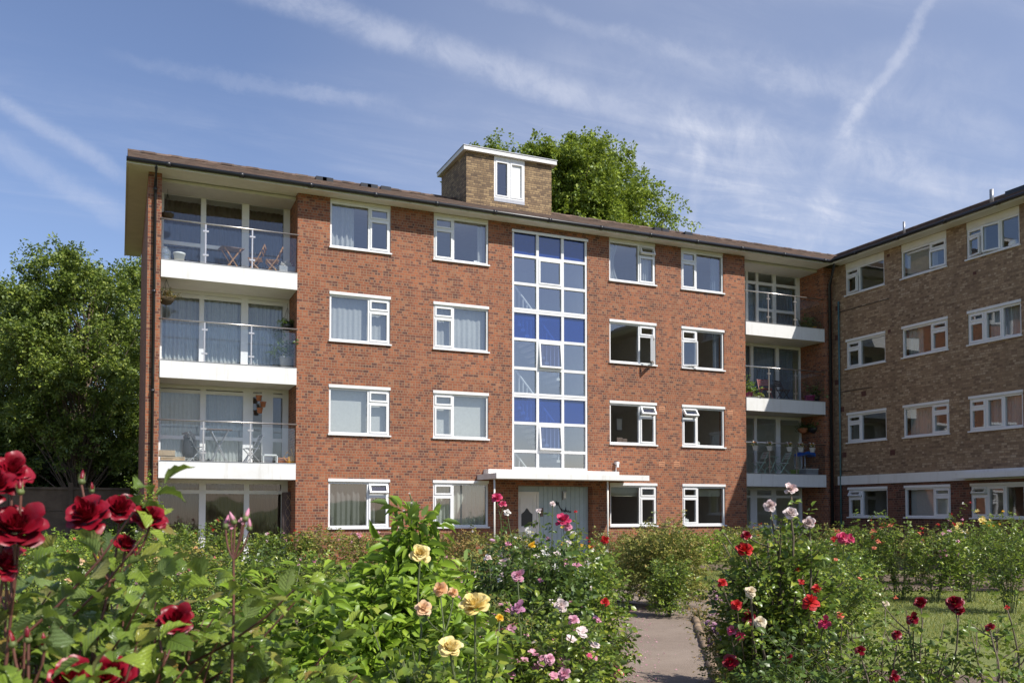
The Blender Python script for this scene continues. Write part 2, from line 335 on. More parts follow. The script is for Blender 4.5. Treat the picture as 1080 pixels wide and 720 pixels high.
class MB:
    """collects shapes for ONE mesh object"""
    def __init__(s, mp=None): s.v = []; s.f = []; s.m = []; s.mp = mp; s.xf = None
    def P(s, p):
        p = Vector(p)
        if s.xf is not None: p = s.xf @ p
        if s.mp: p = s.mp(p)
        return tuple(p)
    def poly(s, pts, m=0):
        k = len(s.v); s.v += [s.P(p) for p in pts]; s.f.append(tuple(range(k, k + len(pts)))); s.m.append(m)
    def box(s, x0, x1, y0, y1, z0, z1, m=0):
        k = len(s.v)
        s.v += [s.P(p) for p in ((x0, y0, z0), (x1, y0, z0), (x1, y1, z0), (x0, y1, z0), (x0, y0, z1), (x1, y0, z1), (x1, y1, z1), (x0, y1, z1))]
        for f in ((0, 3, 2, 1), (4, 5, 6, 7), (0, 1, 5, 4), (1, 2, 6, 5), (2, 3, 7, 6), (3, 0, 4, 7)):
            s.f.append(tuple(k + i for i in f)); s.m.append(m)
    def tube(s, pts, r, n=6, m=0, cap=True):
        pts = [Vector(p) for p in pts]; rr = r if isinstance(r, (list, tuple)) else [r] * len(pts)
        rings = []
        for i, p in enumerate(pts):
            d = (pts[min(i + 1, len(pts) - 1)] - pts[max(i - 1, 0)])
            if d.length < 1e-9: d = Vector((0, 0, 1))
            d.normalize(); a = d.orthogonal() if abs(d.z) > 0.95 else d.cross(Vector((0, 0, 1))); a.normalize(); b = d.cross(a)
            k = len(s.v)
            s.v += [s.P(p + (a * math.cos(2 * PI * j / n) + b * math.sin(2 * PI * j / n)) * rr[i]) for j in range(n)]
            rings.append(k)
        for i in range(len(rings) - 1):
            for j in range(n):
                s.f.append((rings[i] + j, rings[i] + (j + 1) % n, rings[i + 1] + (j + 1) % n, rings[i + 1] + j)); s.m.append(m)
        if cap:
            s.f.append(tuple(rings[0] + j for j in reversed(range(n)))); s.m.append(m)
            s.f.append(tuple(rings[-1] + j for j in range(n))); s.m.append(m)
    def lathe(s, prof, c=(0, 0, 0), n=16, m=0):
        rings = []
        for r, z in prof:
            k = len(s.v); rings.append(k)
            s.v += [s.P((c[0] + r * math.cos(2 * PI * j / n), c[1] + r * math.sin(2 * PI * j / n), c[2] + z)) for j in range(n)]
        for i in range(len(rings) - 1):
            for j in range(n):
                s.f.append((rings[i] + j, rings[i] + (j + 1) % n, rings[i + 1] + (j + 1) % n, rings[i + 1] + j)); s.m.append(m)
        s.f.append(tuple(rings[0] + j for j in reversed(range(n)))); s.m.append(m)
        s.f.append(tuple(rings[-1] + j for j in range(n))); s.m.append(m)
    def build(s, name, mats, parent=None, smooth=False, bevel=0.0):
        me = bpy.data.meshes.new(name); me.from_pydata(s.v, [], s.f); me.update()
        for mm in (mats if isinstance(mats, (list, tuple)) else [mats]): me.materials.append(mm)
        me.polygons.foreach_set('material_index', s.m)
        if smooth: me.polygons.foreach_set('use_smooth', [True] * len(s.f))
        o = link(name, me, parent)
        if bevel:
            b = o.modifiers.new('bevel', 'BEVEL'); b.width = bevel; b.segments = 2; b.limit_method = 'ANGLE'
        return o

def np_mesh(name, V, F, mat_, smooth=True, uv=None):
    me = bpy.data.meshes.new(name)
    nv, nf, k = len(V), len(F), F.shape[1]
    me.vertices.add(nv); me.vertices.foreach_set('co', V.astype(np.float32).ravel())
    me.loops.add(nf * k); me.loops.foreach_set('vertex_index', F.astype(np.int32).ravel())
    me.polygons.add(nf); me.polygons.foreach_set('loop_start', np.arange(0, nf * k, k, dtype=np.int32))
    if smooth: me.polygons.foreach_set('use_smooth', np.ones(nf, bool))
    me.update(calc_edges=True)
    if uv is not None:
        l = me.uv_layers.new(name='UVMap'); l.data.foreach_set('uv', uv[F.ravel()].astype(np.float32).ravel())
    me.materials.append(mat_); return me

# ------------------------------------------------------------------ leaves
def leaf_template(kind):
    """returns verts (x along the blade 0..1, y across, z up), triangles, uv"""
    if kind == 'near':
        n = 9; t = np.linspace(0, 1, n + 1)
        w = 0.36 * np.sin(PI * t ** 0.80) ** 0.85; w[0] = 0.02; w[-1] = 0.0
        V = []; UV = []
        for i, tt in enumerate(t):
            zc = -0.20 * (tt - 0.3) ** 2 * 1.6
            ser = 0.03 * (1 if i % 2 else -1) if 0 < i < n else 0
            V.append((tt, 0, zc)); UV.append((tt, 0))
            for sgn in (-1, 1):
                ww = max(0.001, w[i] + ser); V.append((tt - 0.03 + ser, sgn * ww, zc + 0.30 * ww)); UV.append((tt, sgn * ww / 0.4))
                V.append((tt, sgn * ww * 0.5, zc + 0.17 * ww)); UV.append((tt, sgn * ww * .5 / 0.4))
        F = []
        for i in range(n):
            a, b = 5 * i, 5 * (i + 1)
            for o, inn in ((1, 2), (3, 4)):
                q = [(a, a + inn, b + inn, b), (a + inn, a + o, b + o, b + inn)]
                for p in q:
                    p = p if o == 3 else p[::-1]
                    F += [(p[0], p[3], p[2]), (p[0], p[2], p[1])]
        return np.array(V), np.array(F), np.array(UV, float)
    if kind in ('mid', 'lance'):
        wd = 0.33 if kind == 'mid' else 0.19
        V = [(0, 0, 0), (0.35, 0, -0.01), (0.75, 0, -0.05), (1, 0, -0.14), (0.3, wd, 0.10), (0.7, wd * 0.8, 0.05), (0.3, -wd, 0.10), (0.7, -wd * 0.8, 0.05)]
        F = [(0, 1, 4), (1, 5, 4), (1, 2, 5), (2, 3, 5), (0, 6, 1), (1, 6, 7), (1, 7, 2), (2, 7, 3)]
        return np.array(V), np.array(F), None
    if kind == 'lobed':
        out = [(0.0, 0.05), (0.10, 0.34), (0.28, 0.24), (0.42, 0.46), (0.55, 0.22), (0.74, 0.30), (0.80, 0.12), (1.0, 0.0)]
        V = [(0, 0, 0), (0.35, 0, 0.0), (0.7, 0, -0.05)]; top = []; bot = []
        for x, y in out: top.append(len(V)); V.append((x, y, 0.25 * y - 0.1 * x * x))
        for x, y in out[:-1]: bot.append(len(V)); V.append((x, -y, 0.25 * y - 0.1 * x * x))
        bot.append(top[-1]); F = []
        mid = [0, 0, 1, 1, 1, 2, 2]
        for i in range(7):
            F.append((mid[i], top[i + 1], top[i])); F.append((mid[i], bot[i], bot[i + 1]))
            if i and mid[i] != mid[i - 1]: F.append((mid[i - 1], mid[i], top[i])); F.append((mid[i], mid[i - 1], bot[i]))
        return np.array(V, float), np.array(F), None
    V = [(0, 0, 0), (0.45, 0.34, 0.09), (1, 0, -0.08), (0.45, -0.34, 0.09)]
    return np.array(V, float), np.array([(0, 2, 1), (0, 3, 2)]), None
TPL = {k: leaf_template(k) for k in ('near', 'mid', 'lance', 'lobed', 'far')}

def unit(a): return a / np.maximum(1e-9, np.linalg.norm(a, axis=-1, keepdims=True))

def leaves_mesh(name, P, D, Nm, S, tpl, mat_):
    V, F, UV = TPL[tpl]
    X = unit(D); Z = unit(Nm - (Nm * X).sum(1, keepdims=True) * X); Y = np.cross(Z, X)
    Rm = np.stack([X, Y, Z], axis=2) * S[:, None, None]
    lr = np.random.default_rng(len(P)); VV = np.repeat(V[None], len(P), 0)
    VV[:, :, 2] = VV[:, :, 2] * lr.uniform(.2, 2.3, (len(P), 1)) + VV[:, :, 1] * VV[:, :, 0] * lr.normal(0, .35, (len(P), 1)); VV[:, :, 1] *= lr.uniform(.78, 1.18, (len(P), 1))
    VV[:, :, 1] += VV[:, :, 0] ** 2 * lr.normal(0, .10, (len(P), 1))
    W = np.einsum('nij,nvj->nvi', Rm, VV) + P[:, None, :]
    n, k = len(P), len(V)
    FF = (F[None] + (np.arange(n) * k)[:, None, None]).reshape(-1, 3)
    return np_mesh(name, W.reshape(-1, 3), FF, mat_, True, None if UV is None else np.tile(UV, (n, 1)))

def bezier(a, b, c, n):
    t = np.linspace(0, 1, n)[:, None]; return (1 - t) ** 2 * a + 2 * t * (1 - t) * b + t * t * c

def compound(rng, P, Dir, leaf, lod, up=0.9):
    """leaf positions P with outward directions -> leaflet arrays"""
    n = len(P)
    D = unit(Dir + rng.normal(0, 0.35, (n, 3)))
    Nn = unit(np.array([0, 0, up]) + rng.normal(0, 0.42, (n, 3)))
    side = unit(np.cross(Nn, D))
    if lod == 'far':
        offs = [(0.9, 0, 1.25), (0.35, 1, 1.15), (0.35, -1, 1.15)]
    elif lod == 'single':
        offs = [(0.2, 0, 1.0)]
    else:
        offs = [(1.55, 0, 1.08), (1.0, 1, 1.0), (1.0, -1, 1.0), (0.35, 1, 0.8), (0.35, -1, 0.8)]
    PP, DD, NN, SS = [], [], [], []
    sz = leaf * rng.uniform(0.65, 1.2, n)
    for a, s_, k in offs:
        PP.append(P + D * (a * sz)[:, None] + side * (s_ * 0.10 * sz)[:, None])
        DD.append(unit(D * (1.0 if s_ == 0 else 0.55) + side * s_ + rng.normal(0, 0.15, (n, 3)) - np.array([0, 0, 0.15])))
        NN.append(unit(Nn + rng.normal(0, 0.28, (n, 3)))); SS.append(sz * k)
    return np.concatenate(PP), np.concatenate(DD), np.concatenate(NN), np.concatenate(SS)

# ------------------------------------------------------------------ roses
def rose_mesh(name, mat_, seed, layers=6, per=5, nt=5, ns=5, openness=1.0):
    rng = np.random.default_rng(seed); V = []; F = []
    for k in range(layers):
        q = k / (layers - 1)
        cnt = 3 if k == 0 else per
        for j in range(cnt):
            az0 = 2 * PI * j / cnt + k * 2.4 + rng.normal(0, 0.12)
            th0 = R(7 + 62 * q ** .75) * (.8 + .2 * openness); th1 = R(-14 + 105 * q * openness + rng.normal(0, 17)); curl = R(75) * q * rng.uniform(0.5, 1.2)
            Ln = (0.50 + 0.34 * q) * rng.uniform(0.9, 1.08); half = (1.25 - 0.62 * q) * rng.uniform(0.9, 1.1); base = len(V)
            tilt = rng.normal(0, 0.09); wav = rng.uniform(0, 6.28)
            for si in range(ns):
                s = -1 + 2 * si / (ns - 1); r = 0.03 + 0.015 * k; z = -0.28 * q; pt = 0
                for ti in range(nt):
                    t = ti / (nt - 1); tt = t * (1 - 0.20 * s * s)
                    st = 9; rr, zz = r, z
                    for m_ in range(st):
                        x = tt * (m_ + 0.5) / st
                        th = th0 + (th1 - th0) * x ** 0.8 + curl * max(0, x - 0.68) / 0.32 * (1 + 0.6 * abs(s))
                        rr += math.sin(th) * Ln * tt / st; zz += math.cos(th) * Ln * tt / st
                    w = math.sin(PI * (0.12 + 0.62 * t)) ** 0.7
                    a = az0 + s * half * w
                    rr2 = max(0.01, rr * (1 - 0.06 * s * s * (1 - q)) + 0.028 * math.sin(4.3 * s + wav) * t * t)
                    V.append((rr2 * math.cos(a), rr2 * math.sin(a), zz + 0.035 * math.sin(5 * s + wav * 2) * t * t + tilt * t * (1 + q)))
            for si in range(ns - 1):
                for ti in range(nt - 1):
                    a = base + si * nt + ti; F.append((a, a + nt, a + nt + 1, a + 1))
    V = np.array(V); V /= np.abs(V[:, :2]).max() * 2.0     # unit diameter
    return np_mesh(name, V, np.array(F), mat_)

def simple_flower_mesh(name, mat_, seed, n=5, rings=2):
    rng = np.random.default_rng(seed); V = []; F = []
    for k in range(rings):
        for j in range(n):
            a = 2 * PI * (j + 0.5 * k) / n + rng.normal(0, 0.1); c, s_ = math.cos(a), math.sin(a); L_ = 0.5 * (1 - 0.35 * k); el = 0.12 + 0.35 * k + rng.normal(0, 0.08)
            b = len(V)
            for x, y, z in ((0.02, 0, 0), (0.55, 0.55, 0.12), (1.0, 0.28, 0.06), (1.0, -0.28, 0.06), (0.55, -0.55, 0.12), (0.6, 0, 0.02)):
                xx = x * L_; yy = y * L_; V.append((c * xx - s_ * yy, s_ * xx + c * yy, z * L_ + el * xx))
            F += [(b, b + 5, b + 1), (b + 1, b + 5, b + 2), (b + 2, b + 5, b + 3), (b + 3, b + 5, b + 4), (b + 4, b + 5, b)]
    return np_mesh(name, np.array(V), np.array(F), mat_)

ROSE = {}
def rose(color, lod):
    key = (color, lod)
    if key not in ROSE:
        m = PET[color]
        if lod == 'hi': ROSE[key] = [rose_mesh('rose_bloom', m, 11 + i, 9, 5, 8, 9, 0.66 + 0.10 * i) for i in range(4)]
        elif lod == 'mid': ROSE[key] = [rose_mesh('rose_bloom', m, 31 + i, 5, 5, 4, 4, 0.8 + 0.2 * i) for i in range(3)]
        elif lod == 'low': ROSE[key] = [rose_mesh('rose_bloom', m, 51 + i, 3, 4, 3, 3, 0.9) for i in range(2)]
        else: ROSE[key] = [simple_flower_mesh('cluster_bloom', m, 71 + i) for i in range(3)]
    return ROSE[key]

def bud_mesh(name, col):
    b = MB(); prof = [(0.02, 0), (0.17, 0.06), (0.22, 0.2), (0.16, 0.34)]
    b.lathe(prof, n=8, m=0); b.lathe([(0.15, 0.3), (0.17, 0.45), (0.11, 0.7), (0.02, 0.95)], n=8, m=1)
    for j in range(5):
        a = 2 * PI * j / 5; c, s = math.cos(a), math.sin(a)
        b.poly([(0.2 * c - 0.06 * s, 0.2 * s + 0.06 * c, 0.15), (0.2 * c + 0.06 * s, 0.2 * s - 0.06 * c, 0.15), (0.28 * c, 0.28 * s, 0.75)], 0)
    me = bpy.data.meshes.new(name); me.from_pydata(b.v, [], b.f); me.materials.append(M['sepal']); me.materials.append(PET[col])
    me.polygons.foreach_set('material_index', b.m); me.polygons.foreach_set('use_smooth', [True] * len(b.f)); me.update()
    return me
BUD = {c: bud_mesh('rose_bud', c) for c in ('red', 'pink')}

def place(name, me, parent, p, size, direction, rng):
    o = link(name, me, parent)
    d = Vector(direction).normalized()
    q = d.to_track_quat('Z', 'Y'); q = q @ Matrix.Rotation(rng.uniform(0, 6.28), 3, 'Z').to_quaternion()
    o.rotation_mode = 'QUATERNION'; o.rotation_quaternion = q; o.location = p; o.scale = (size,) * 3
    return o

CAMV = np.array([0, 0, EYE])
def bush(label, px, d, h, r, seed, leaf=0.045, tpl='mid', lm='leaf_rose', canes=16, gap=0.06, fill=0, flowers=(), explicit=(), buds=(), cane='cane', name='rose_bush', cat='rose bush', group='rose bushes in the garden beds', comp='full', lean=(0, 0), shoot=5, bare=0.15, stem_r=0.006, pos=None, fork=0.0, hmin=0.68, egap=1.1, footk=0.45):
    fork = fork or (0.16 if d < 3 else 0.10)
    """flowers: (colour, size, count, lod, minimum height share); explicit: (colour, px, py, d, size, lod)"""
    rng = np.random.default_rng(seed)
    base = np.array(pos if pos else gp(px, d)); root = empty(name, tuple(base), label, cat, group)
    st = MB(); P = []; D = []; tips = []
    for i in range(canes):
        a = rng.uniform(0, 2 * PI); rr = r * math.sqrt(rng.uniform(0.02, 1.0))
        hh = h * rng.uniform(hmin, 1.0) * (1 - (0.28 if hmin < .8 else .10) * (rr / r) ** 2)
        b0 = np.array([math.cos(a) * r * 0.18, math.sin(a) * r * 0.18, 0]) * rng.uniform(0.1, 1)
        tip = np.array([math.cos(a) * rr + lean[0], math.sin(a) * rr + lean[1], hh])
        ctl = b0 * 0.5 + tip * 0.5 + np.array([-math.cos(a) * rr * 0.2, -math.sin(a) * rr * 0.2, hh * 0.15])
        pts = bezier(b0, ctl, tip, 8)
        st.tube([tuple(p) for p in pts], [stem_r * (1.3 - 0.9 * t) for t in np.linspace(0, 1, 8)], 5 if d < 8 else 3, cap=False); tips.append((pts[-1], pts[-1] - pts[-2]))
        n = max(3, int(hh * (1 - bare) / gap)); t = np.linspace(bare, 1, n)[:, None]
        P.append((1 - t) ** 2 * b0 + 2 * t * (1 - t) * ctl + t * t * tip); D.append(rng.normal(0, 1, (n, 3)) * np.array([1, 1, 0.35]) + np.array([math.cos(a), math.sin(a), 0.35]) * 0.6)
        for k in range(shoot):
            t0 = rng.uniform(0.25, 0.95); s0 = (1 - t0) ** 2 * b0 + 2 * t0 * (1 - t0) * ctl + t0 * t0 * tip
            aa = a + rng.normal(0, 1.3); ln = h * rng.uniform(0.10, 0.26)
            e = s0 + np.array([math.cos(aa) * 0.75, math.sin(aa) * 0.75, rng.uniform(0.2, 0.9)]) * ln
            c2 = (s0 + e) / 2 + np.array([math.cos(aa), math.sin(aa), -0.2]) * ln * 0.12
            q = bezier(s0, c2, e, 4); st.tube([tuple(p) for p in q], [stem_r * 0.6, stem_r * 0.55, stem_r * 0.45, stem_r * 0.35], 4 if d < 8 else 3, cap=False); tips.append((q[-1], q[-1] - q[-2]))
            n = max(2, int(ln / gap)); q = bezier(s0, c2, e, n + 1)[1:]; P.append(q); D.append(rng.normal(0, 1, (n, 3)) * np.array([1, 1, 0.4]) + unit(e - s0) * 0.7)
    if fill:
        a = rng.uniform(0, 2 * PI, fill); rr = r * np.sqrt(rng.uniform(0.1, 1, fill)); zz = h * rng.uniform(0.12, 0.92, fill) * (1 - 0.3 * (rr / r) ** 2)
        q = np.stack([np.cos(a) * rr, np.sin(a) * rr, zz], 1) + np.array([lean[0], lean[1], 0]) * (zz / h)[:, None]; P.append(q); D.append(np.stack([np.cos(a), np.sin(a), rng.normal(0.1, 0.4, fill)], 1))
    fl = []
    for e in explicit:
        col, fx, fy, fd, size, lod = e
        w = at(fx, fy, fd) - base
        fl.append((col, w, size, lod))
    # stems of the placed blooms: blooms close together branch off one bent stem
    ends = [w - np.array([0, 0, size * 0.25]) for _, w, size, _ in fl] + [at(b_[1], b_[2], b_[3]) - base for b_ in buds]; left = list(range(len(ends)))
    while left:
        i0 = left[0]; grp = [i for i in left if np.linalg.norm(ends[i] - ends[i0]) < fork]; left = [i for i in left if i not in grp]
        m0 = np.mean([ends[i] for i in grp], 0); low = min(ends[i][2] for i in grp)
        top = m0 if len(grp) == 1 else np.array([m0[0], m0[1], low - 0.05 - 0.25 * np.ptp([ends[i][2] for i in grp])]) + rng.normal(0, .012, 3)
        foot = np.array([m0[0] * footk, m0[1] * footk, 0.0]) + rng.normal(0, .05, 3) * np.array([1, 1, 0]); foot[2] = max(0, top[2] * .25)
        bend = (foot + top) / 2 + rng.normal(0, .07, 3) * np.array([1, 1, .3]) + np.array([m0[0], m0[1], 0]) * .12
        n_ = 9; q = bezier(foot, bend, top, n_); q[1:-1] += rng.normal(0, .006, (n_ - 2, 3)); st.tube([tuple(p) for p in q], [stem_r * (.95 - .35 * x) for x in np.linspace(0, 1, n_)], 5, cap=False)
        n = max(3, int(np.linalg.norm(top - foot) * .75 / (gap * egap))); tt = np.linspace(.3, .93, n)[:, None]
        P.append((1 - tt) ** 2 * foot + 2 * tt * (1 - tt) * bend + tt * tt * top); D.append(rng.normal(0, 1, (n, 3)) * np.array([1, 1, 0.3]))
        if len(grp) > 1:
            for i in grp:
                c2 = (top + ends[i]) / 2 + (ends[i] - m0) * .25 - np.array([0, 0, .01]); q = bezier(top, c2, ends[i], 5); st.tube([tuple(p) for p in q], [stem_r * .5] * 5, 5, cap=False)
    P = np.concatenate(P); D = np.concatenate(D)
    lod = comp if comp != 'full' else ('far' if tpl == 'far' else 'full')
    me = leaves_mesh('foliage', *compound(rng, P, D, leaf, lod), tpl, M[lm]); link('foliage', me, root)
    st.build('stem', M[cane], root, smooth=True)
    tow = unit((CAMV - base)[None])[0]
    for col, w, size, lod_ in fl:
        dr = np.array([tow[0] * 0.8, tow[1] * 0.8, 0.62]) + rng.normal(0, 0.2, 3); size *= 1.2 if d > 3.5 else 1.04
        place('flower', rose(col, lod_)[int(rng.integers(0, len(rose(col, lod_))))], root, tuple(w), size, dr, rng)
    for (col, size, count, lod_, zmin) in flowers:
        cand = [q for q in tips if q[0][2] > h * zmin]
        cand = [q for q in cand if float(np.dot(q[0][:2], tow[:2])) > -0.15 * r or q[0][2] > .85 * h] or cand or tips
        for k in range(count):
            if lod_ != 'tiny' or k % 4 == 0: pick = cand[int(rng.integers(0, len(cand)))]
            p, dd = pick
            dr = unit((unit(dd[None])[0] * 0.6 + np.array([0, 0, 0.6]) + tow * 0.35 + rng.normal(0, 0.25, 3))[None])[0]
            off = rng.normal(0, size * (0.75 if lod_ == 'tiny' else 0.4), 3) + dr * size * 0.25
            meshes = rose(col, lod_)
            place('flower', meshes[int(rng.integers(0, len(meshes)))], root, tuple(p + off), size * rng.uniform(0.75, 1.15) * (1.2 if lod_ == 'tiny' else 1.0), dr, rng)
    for (col, fx, fy, fd, size) in buds:
        w = at(fx, fy, fd) - base
        cand = sorted(tips, key=lambda q: np.linalg.norm(q[0] - w))[0][0]
        o = place('bud', BUD[col], root, tuple(w), size, np.array([0, 0, 1]) + rng.normal(0, 0.2, 3), rng)
    return root
# ------------------------------------------------------------------ building helpers
YF, XW, SOF = 25.0, 23.83, 10.40
mp_main = lambda p: Vector((p.x, YF - p.y, p.z))          # (along, out, up) on the long facade
mp_wing = lambda p: Vector((XW - p.y, -p.x, p.z))         # (along, out, up) on the wing facade
def mp_plane(y): return lambda p: Vector((p.x, y - p.y, p.z))

class FB(MB):
    """mesh builder in facade space (mirrored, so faces are reversed on build)"""
    def build(s, name, mats, parent=None, **kw):
        s.f = [tuple(reversed(f)) for f in s.f]; return MB.build(s, name, mats, parent, **kw)
    def pane(s, a0, a1, z0, z1, o, m=0): s.poly([(a0, o, z0), (a0, o, z1), (a1, o, z1), (a1, o, z0)], m)
    def gpane(s, a0, a1, z0, z1, o, m=0):
        """a pane of glass, seated very slightly out of true like any real one"""
        r_ = random.Random(f'{a0:.3f}{z0:.3f}{o:.3f}'); ta, tz = r_.gauss(0, .007), r_.gauss(0, .007); am, zm = (a0 + a1) / 2, (z0 + z1) / 2
        f = lambda a, z: (a, o + ta * (a - am) + tz * (z - zm), z)
        s.poly([f(a0, z0), f(a0, z1), f(a1, z1), f(a1, z0)], m)
    def ring(s, a0, a1, z0, z1, w, o0, o1, m=0, wb=None):
        wb = w if wb is None else wb
        s.box(a0, a1, o0, o1, z0, z0 + wb, m); s.box(a0, a1, o0, o1, z1 - w, z1, m)
        s.box(a0, a0 + w, o0, o1, z0 + wb, z1 - w, m); s.box(a1 - w, a1, o0, o1, z0 + wb, z1 - w, m)

def wall_mesh(b, a0, a1, z0, z1, holes, th=0.3, m=0, mi=1):
    A = sorted({a0, a1, *[min(max(v, a0), a1) for h in holes for v in h[:2]]}); Z = sorted({z0, z1, *[min(max(v, z0), z1) for h in holes for v in h[2:]]})
    ins = lambda a, z: any(h[0] < a < h[1] and h[2] < z < h[3] for h in holes)
    for i in range(len(A) - 1):
        for j in range(len(Z) - 1):
            ca, cz = (A[i] + A[i + 1]) / 2, (Z[j] + Z[j + 1]) / 2
            if ins(ca, cz): continue
            b.pane(A[i], A[i + 1], Z[j], Z[j + 1], 0, m)
            b.poly([(A[i], -th, Z[j]), (A[i + 1], -th, Z[j]), (A[i + 1], -th, Z[j + 1]), (A[i], -th, Z[j + 1])], mi)
    for h in holes:
        x0, x1, y0, y1 = h
        b.poly([(x0, 0, y0), (x0, 0, y1), (x0, -th, y1), (x0, -th, y0)], m); b.poly([(x1, 0, y0), (x1, -th, y0), (x1, -th, y1), (x1, 0, y1)], m)
        b.poly([(x0, 0, y0), (x0, -th, y0), (x1, -th, y0), (x1, 0, y0)], m); b.poly([(x0, 0, y1), (x1, 0, y1), (x1, -th, y1), (x0, -th, y1)], m)

def sash_xf(a, o, z, axis, ang):
    return Matrix.Translation((a, o, z)) @ Matrix.Rotation(ang, 4, axis) @ Matrix.Translation((-a, -o, -z))

def window(par, mp, a0, a1, z0, z1, kind, vent=0.0, case=0.0, top=False, mid=0.0, nfrac=0.34, vfrac=0.27, headmat=1):
    """one window: frame mesh with children pane, sill and (where they show) sashes"""
    fr = FB(mp); pn = FB(mp)
    zt = z1 - (0.02 if top else 0.085); fw = 0.055; O0, O1, OP = -0.12, -0.035, -0.08
    if top: fr.box(a0, a1, -0.12, -0.02, zt + 0.002, SOF - 0.004, headmat)
    else: fr.box(a0 - 0.01, a1 + 0.01, -0.12, 0.022, zt + 0.002, z1, 0)
    fr.ring(a0, a1, z0 + 0.04, zt, fw, O0, O1)
    W = a1 - a0; xi0, xi1, zi0, zi1 = a0 + fw, a1 - fw, z0 + 0.04 + fw, zt - fw
    mw = 0.06
    if kind == 'L': na, nb, ba, bb = xi0, xi0 + W * nfrac - fw, None, None; mul = [nb]; big = [(nb + mw, xi1)]
    elif kind == 'R': nb = xi1; na = xi1 - (W * nfrac - fw); mul = [na - mw]; big = [(xi0, na - mw)]
    else:
        na, nb = xi0, xi0 + W * 0.30 - fw; c = nb + mw; h = (xi1 - c - mw) / 2; mul = [nb, c + h]; big = [(c, c + h), (c + h + mw, xi1)]
    for mm in mul: fr.box(mm, mm + mw, O0, O1 + 0.002, zi0, zi1)
    zv = zi1 - (zi1 - zi0) * vfrac
    fr.box(na, nb, O0, O1 + 0.001, zv - 0.03, zv + 0.03)
    o = None
    for k, (b0, b1) in enumerate(big):
        pn.gpane(b0, b1, zi0, zi1, OP)
        if kind == '3' and k == 0:
            if mid:
                pn.f.pop(); pn.m.pop(); pn.v = pn.v[:-4]
            else: fr.ring(b0, b1, zi0, zi1, 0.045, O0 + 0.01, O1 + 0.02)
    sashes = []
    def leaf(x0, x1, zz0, zz1, ang, axis, hinge):
        t = fr if abs(ang) < 1e-6 else FB(mp)
        if abs(ang) > 1e-6: t.xf = sash_xf(*hinge, axis, ang)
        t.ring(x0, x1, zz0, zz1, 0.048, O0 + 0.02, O1 + 0.022)
        if abs(ang) < 1e-6: pn.gpane(x0 + 0.04, x1 - 0.04, zz0 + 0.04, zz1 - 0.04, OP + 0.02)
        else: t.gpane(x0 + 0.048, x1 - 0.048, zz0 + 0.048, zz1 - 0.048, OP + 0.02, 1); sashes.append(t)
    leaf(na, nb, zv + 0.03, zi1, vent, 'X', ((na + nb) / 2, O1, zi1))
    hx = nb if kind == 'R' else na
    leaf(na, nb, zi0, zv - 0.03, case, 'Z', (hx, O1, zi0))
    if mid: leaf(big[0][0], big[0][1], zi0, zi1, mid, 'Z', (big[0][1], O1, zi0))
    w = fr.build('window', [M['upvc'], M['cream']], par)
    pn.build('pane', M['glass'], w)
    s = FB(mp); s.box(a0 - 0.03, a1 + 0.03, -0.12, 0.055, z0 - 0.005, z0 + 0.038); s.build('sill', M['upvc'], w)
    for t in sashes: t.build('sash', [M['upvc'], M['glass']], w)
    return w

def glazing(par, y, x0, x1, z0, z1, cols, transom=None, midrail=None, panel_cols=(), name='glazed_door'):
    """full-height balcony glazing: frame with panes; cols = list of (start, end) pane spans"""
    mp = mp_plane(y); fr = FB(mp); pn = FB(mp)
    edges = [x0] + [v for c in cols for v in c] + [x1]
    fr.box(x0, x1, -0.05, 0.02, z0, z0 + 0.09); fr.box(x0, x1, -0.05, 0.02, z1 - 0.10, z1)
    for i in range(0, len(edges), 2): fr.box(edges[i], edges[i + 1], -0.05, 0.024, z0 + 0.09, z1 - 0.10)
    for k, (a, b) in enumerate(cols):
        lo, hi = z0 + 0.09, z1 - 0.10
        cuts = []
        if transom: cuts.append(transom)
        if midrail and (not panel_cols or k in panel_cols): cuts.append(midrail)
        cuts.sort(); segs = []; p = lo
        for c in cuts:
            fr.box(a, b, -0.05, 0.018, c - 0.05, c + 0.05); segs.append((p, c - 0.05)); p = c + 0.05
        segs.append((p, hi))
        for s0, s1 in segs: pn.gpane(a, b, s0, s1, -0.02)
    f = fr.build(name, M['upvc'], par); pn.build('pane', M['door_glass'], f)
    return f

def balcony(par, x0, x1, z0, z1, posts):
    mp = mp_main
    s = FB(mp); s.box(x0, x1, -1.24, -0.03, z0 + 0.004, z1 - 0.03, 1); s.box(x0, x1, -0.03, 0.035, z0, z1, 0)
    s.box(x0 + 0.01, x1 - 0.01, -0.06, 0.045, z1 + 0.001, z1 + 0.018, 2)
    sl = s.build('balcony', [M['white'], M['cream'], M['grey']], par)
    b = FB(mp); b.tube([(x0 - 0.03, 0.0, z1 + 1.09), (x1 + 0.03, 0.0, z1 + 1.09)], 0.022, 8); b.build('handrail', M['steel'], sl, smooth=True)
    xs = [x0] + list(posts) + [x1]
    for p in posts:
        b = FB(mp); b.box(p - 0.018, p + 0.018, -0.012, 0.012, z1 + 0.018, z1 + 1.07)
        for zz in (0.22, 0.86): b.box(p - 0.075, p + 0.075, -0.02, 0.022, z1 + zz, z1 + zz + 0.045)
        b.build('post', M['steel'], sl)
    for i in range(len(xs) - 1):
        b = FB(mp); b.box(xs[i] + 0.03, xs[i + 1] - 0.03, -0.004, 0.004, z1 + 0.07, z1 + 0.98); b.build('glass_panel', M['rail_glass'], sl)
    return sl

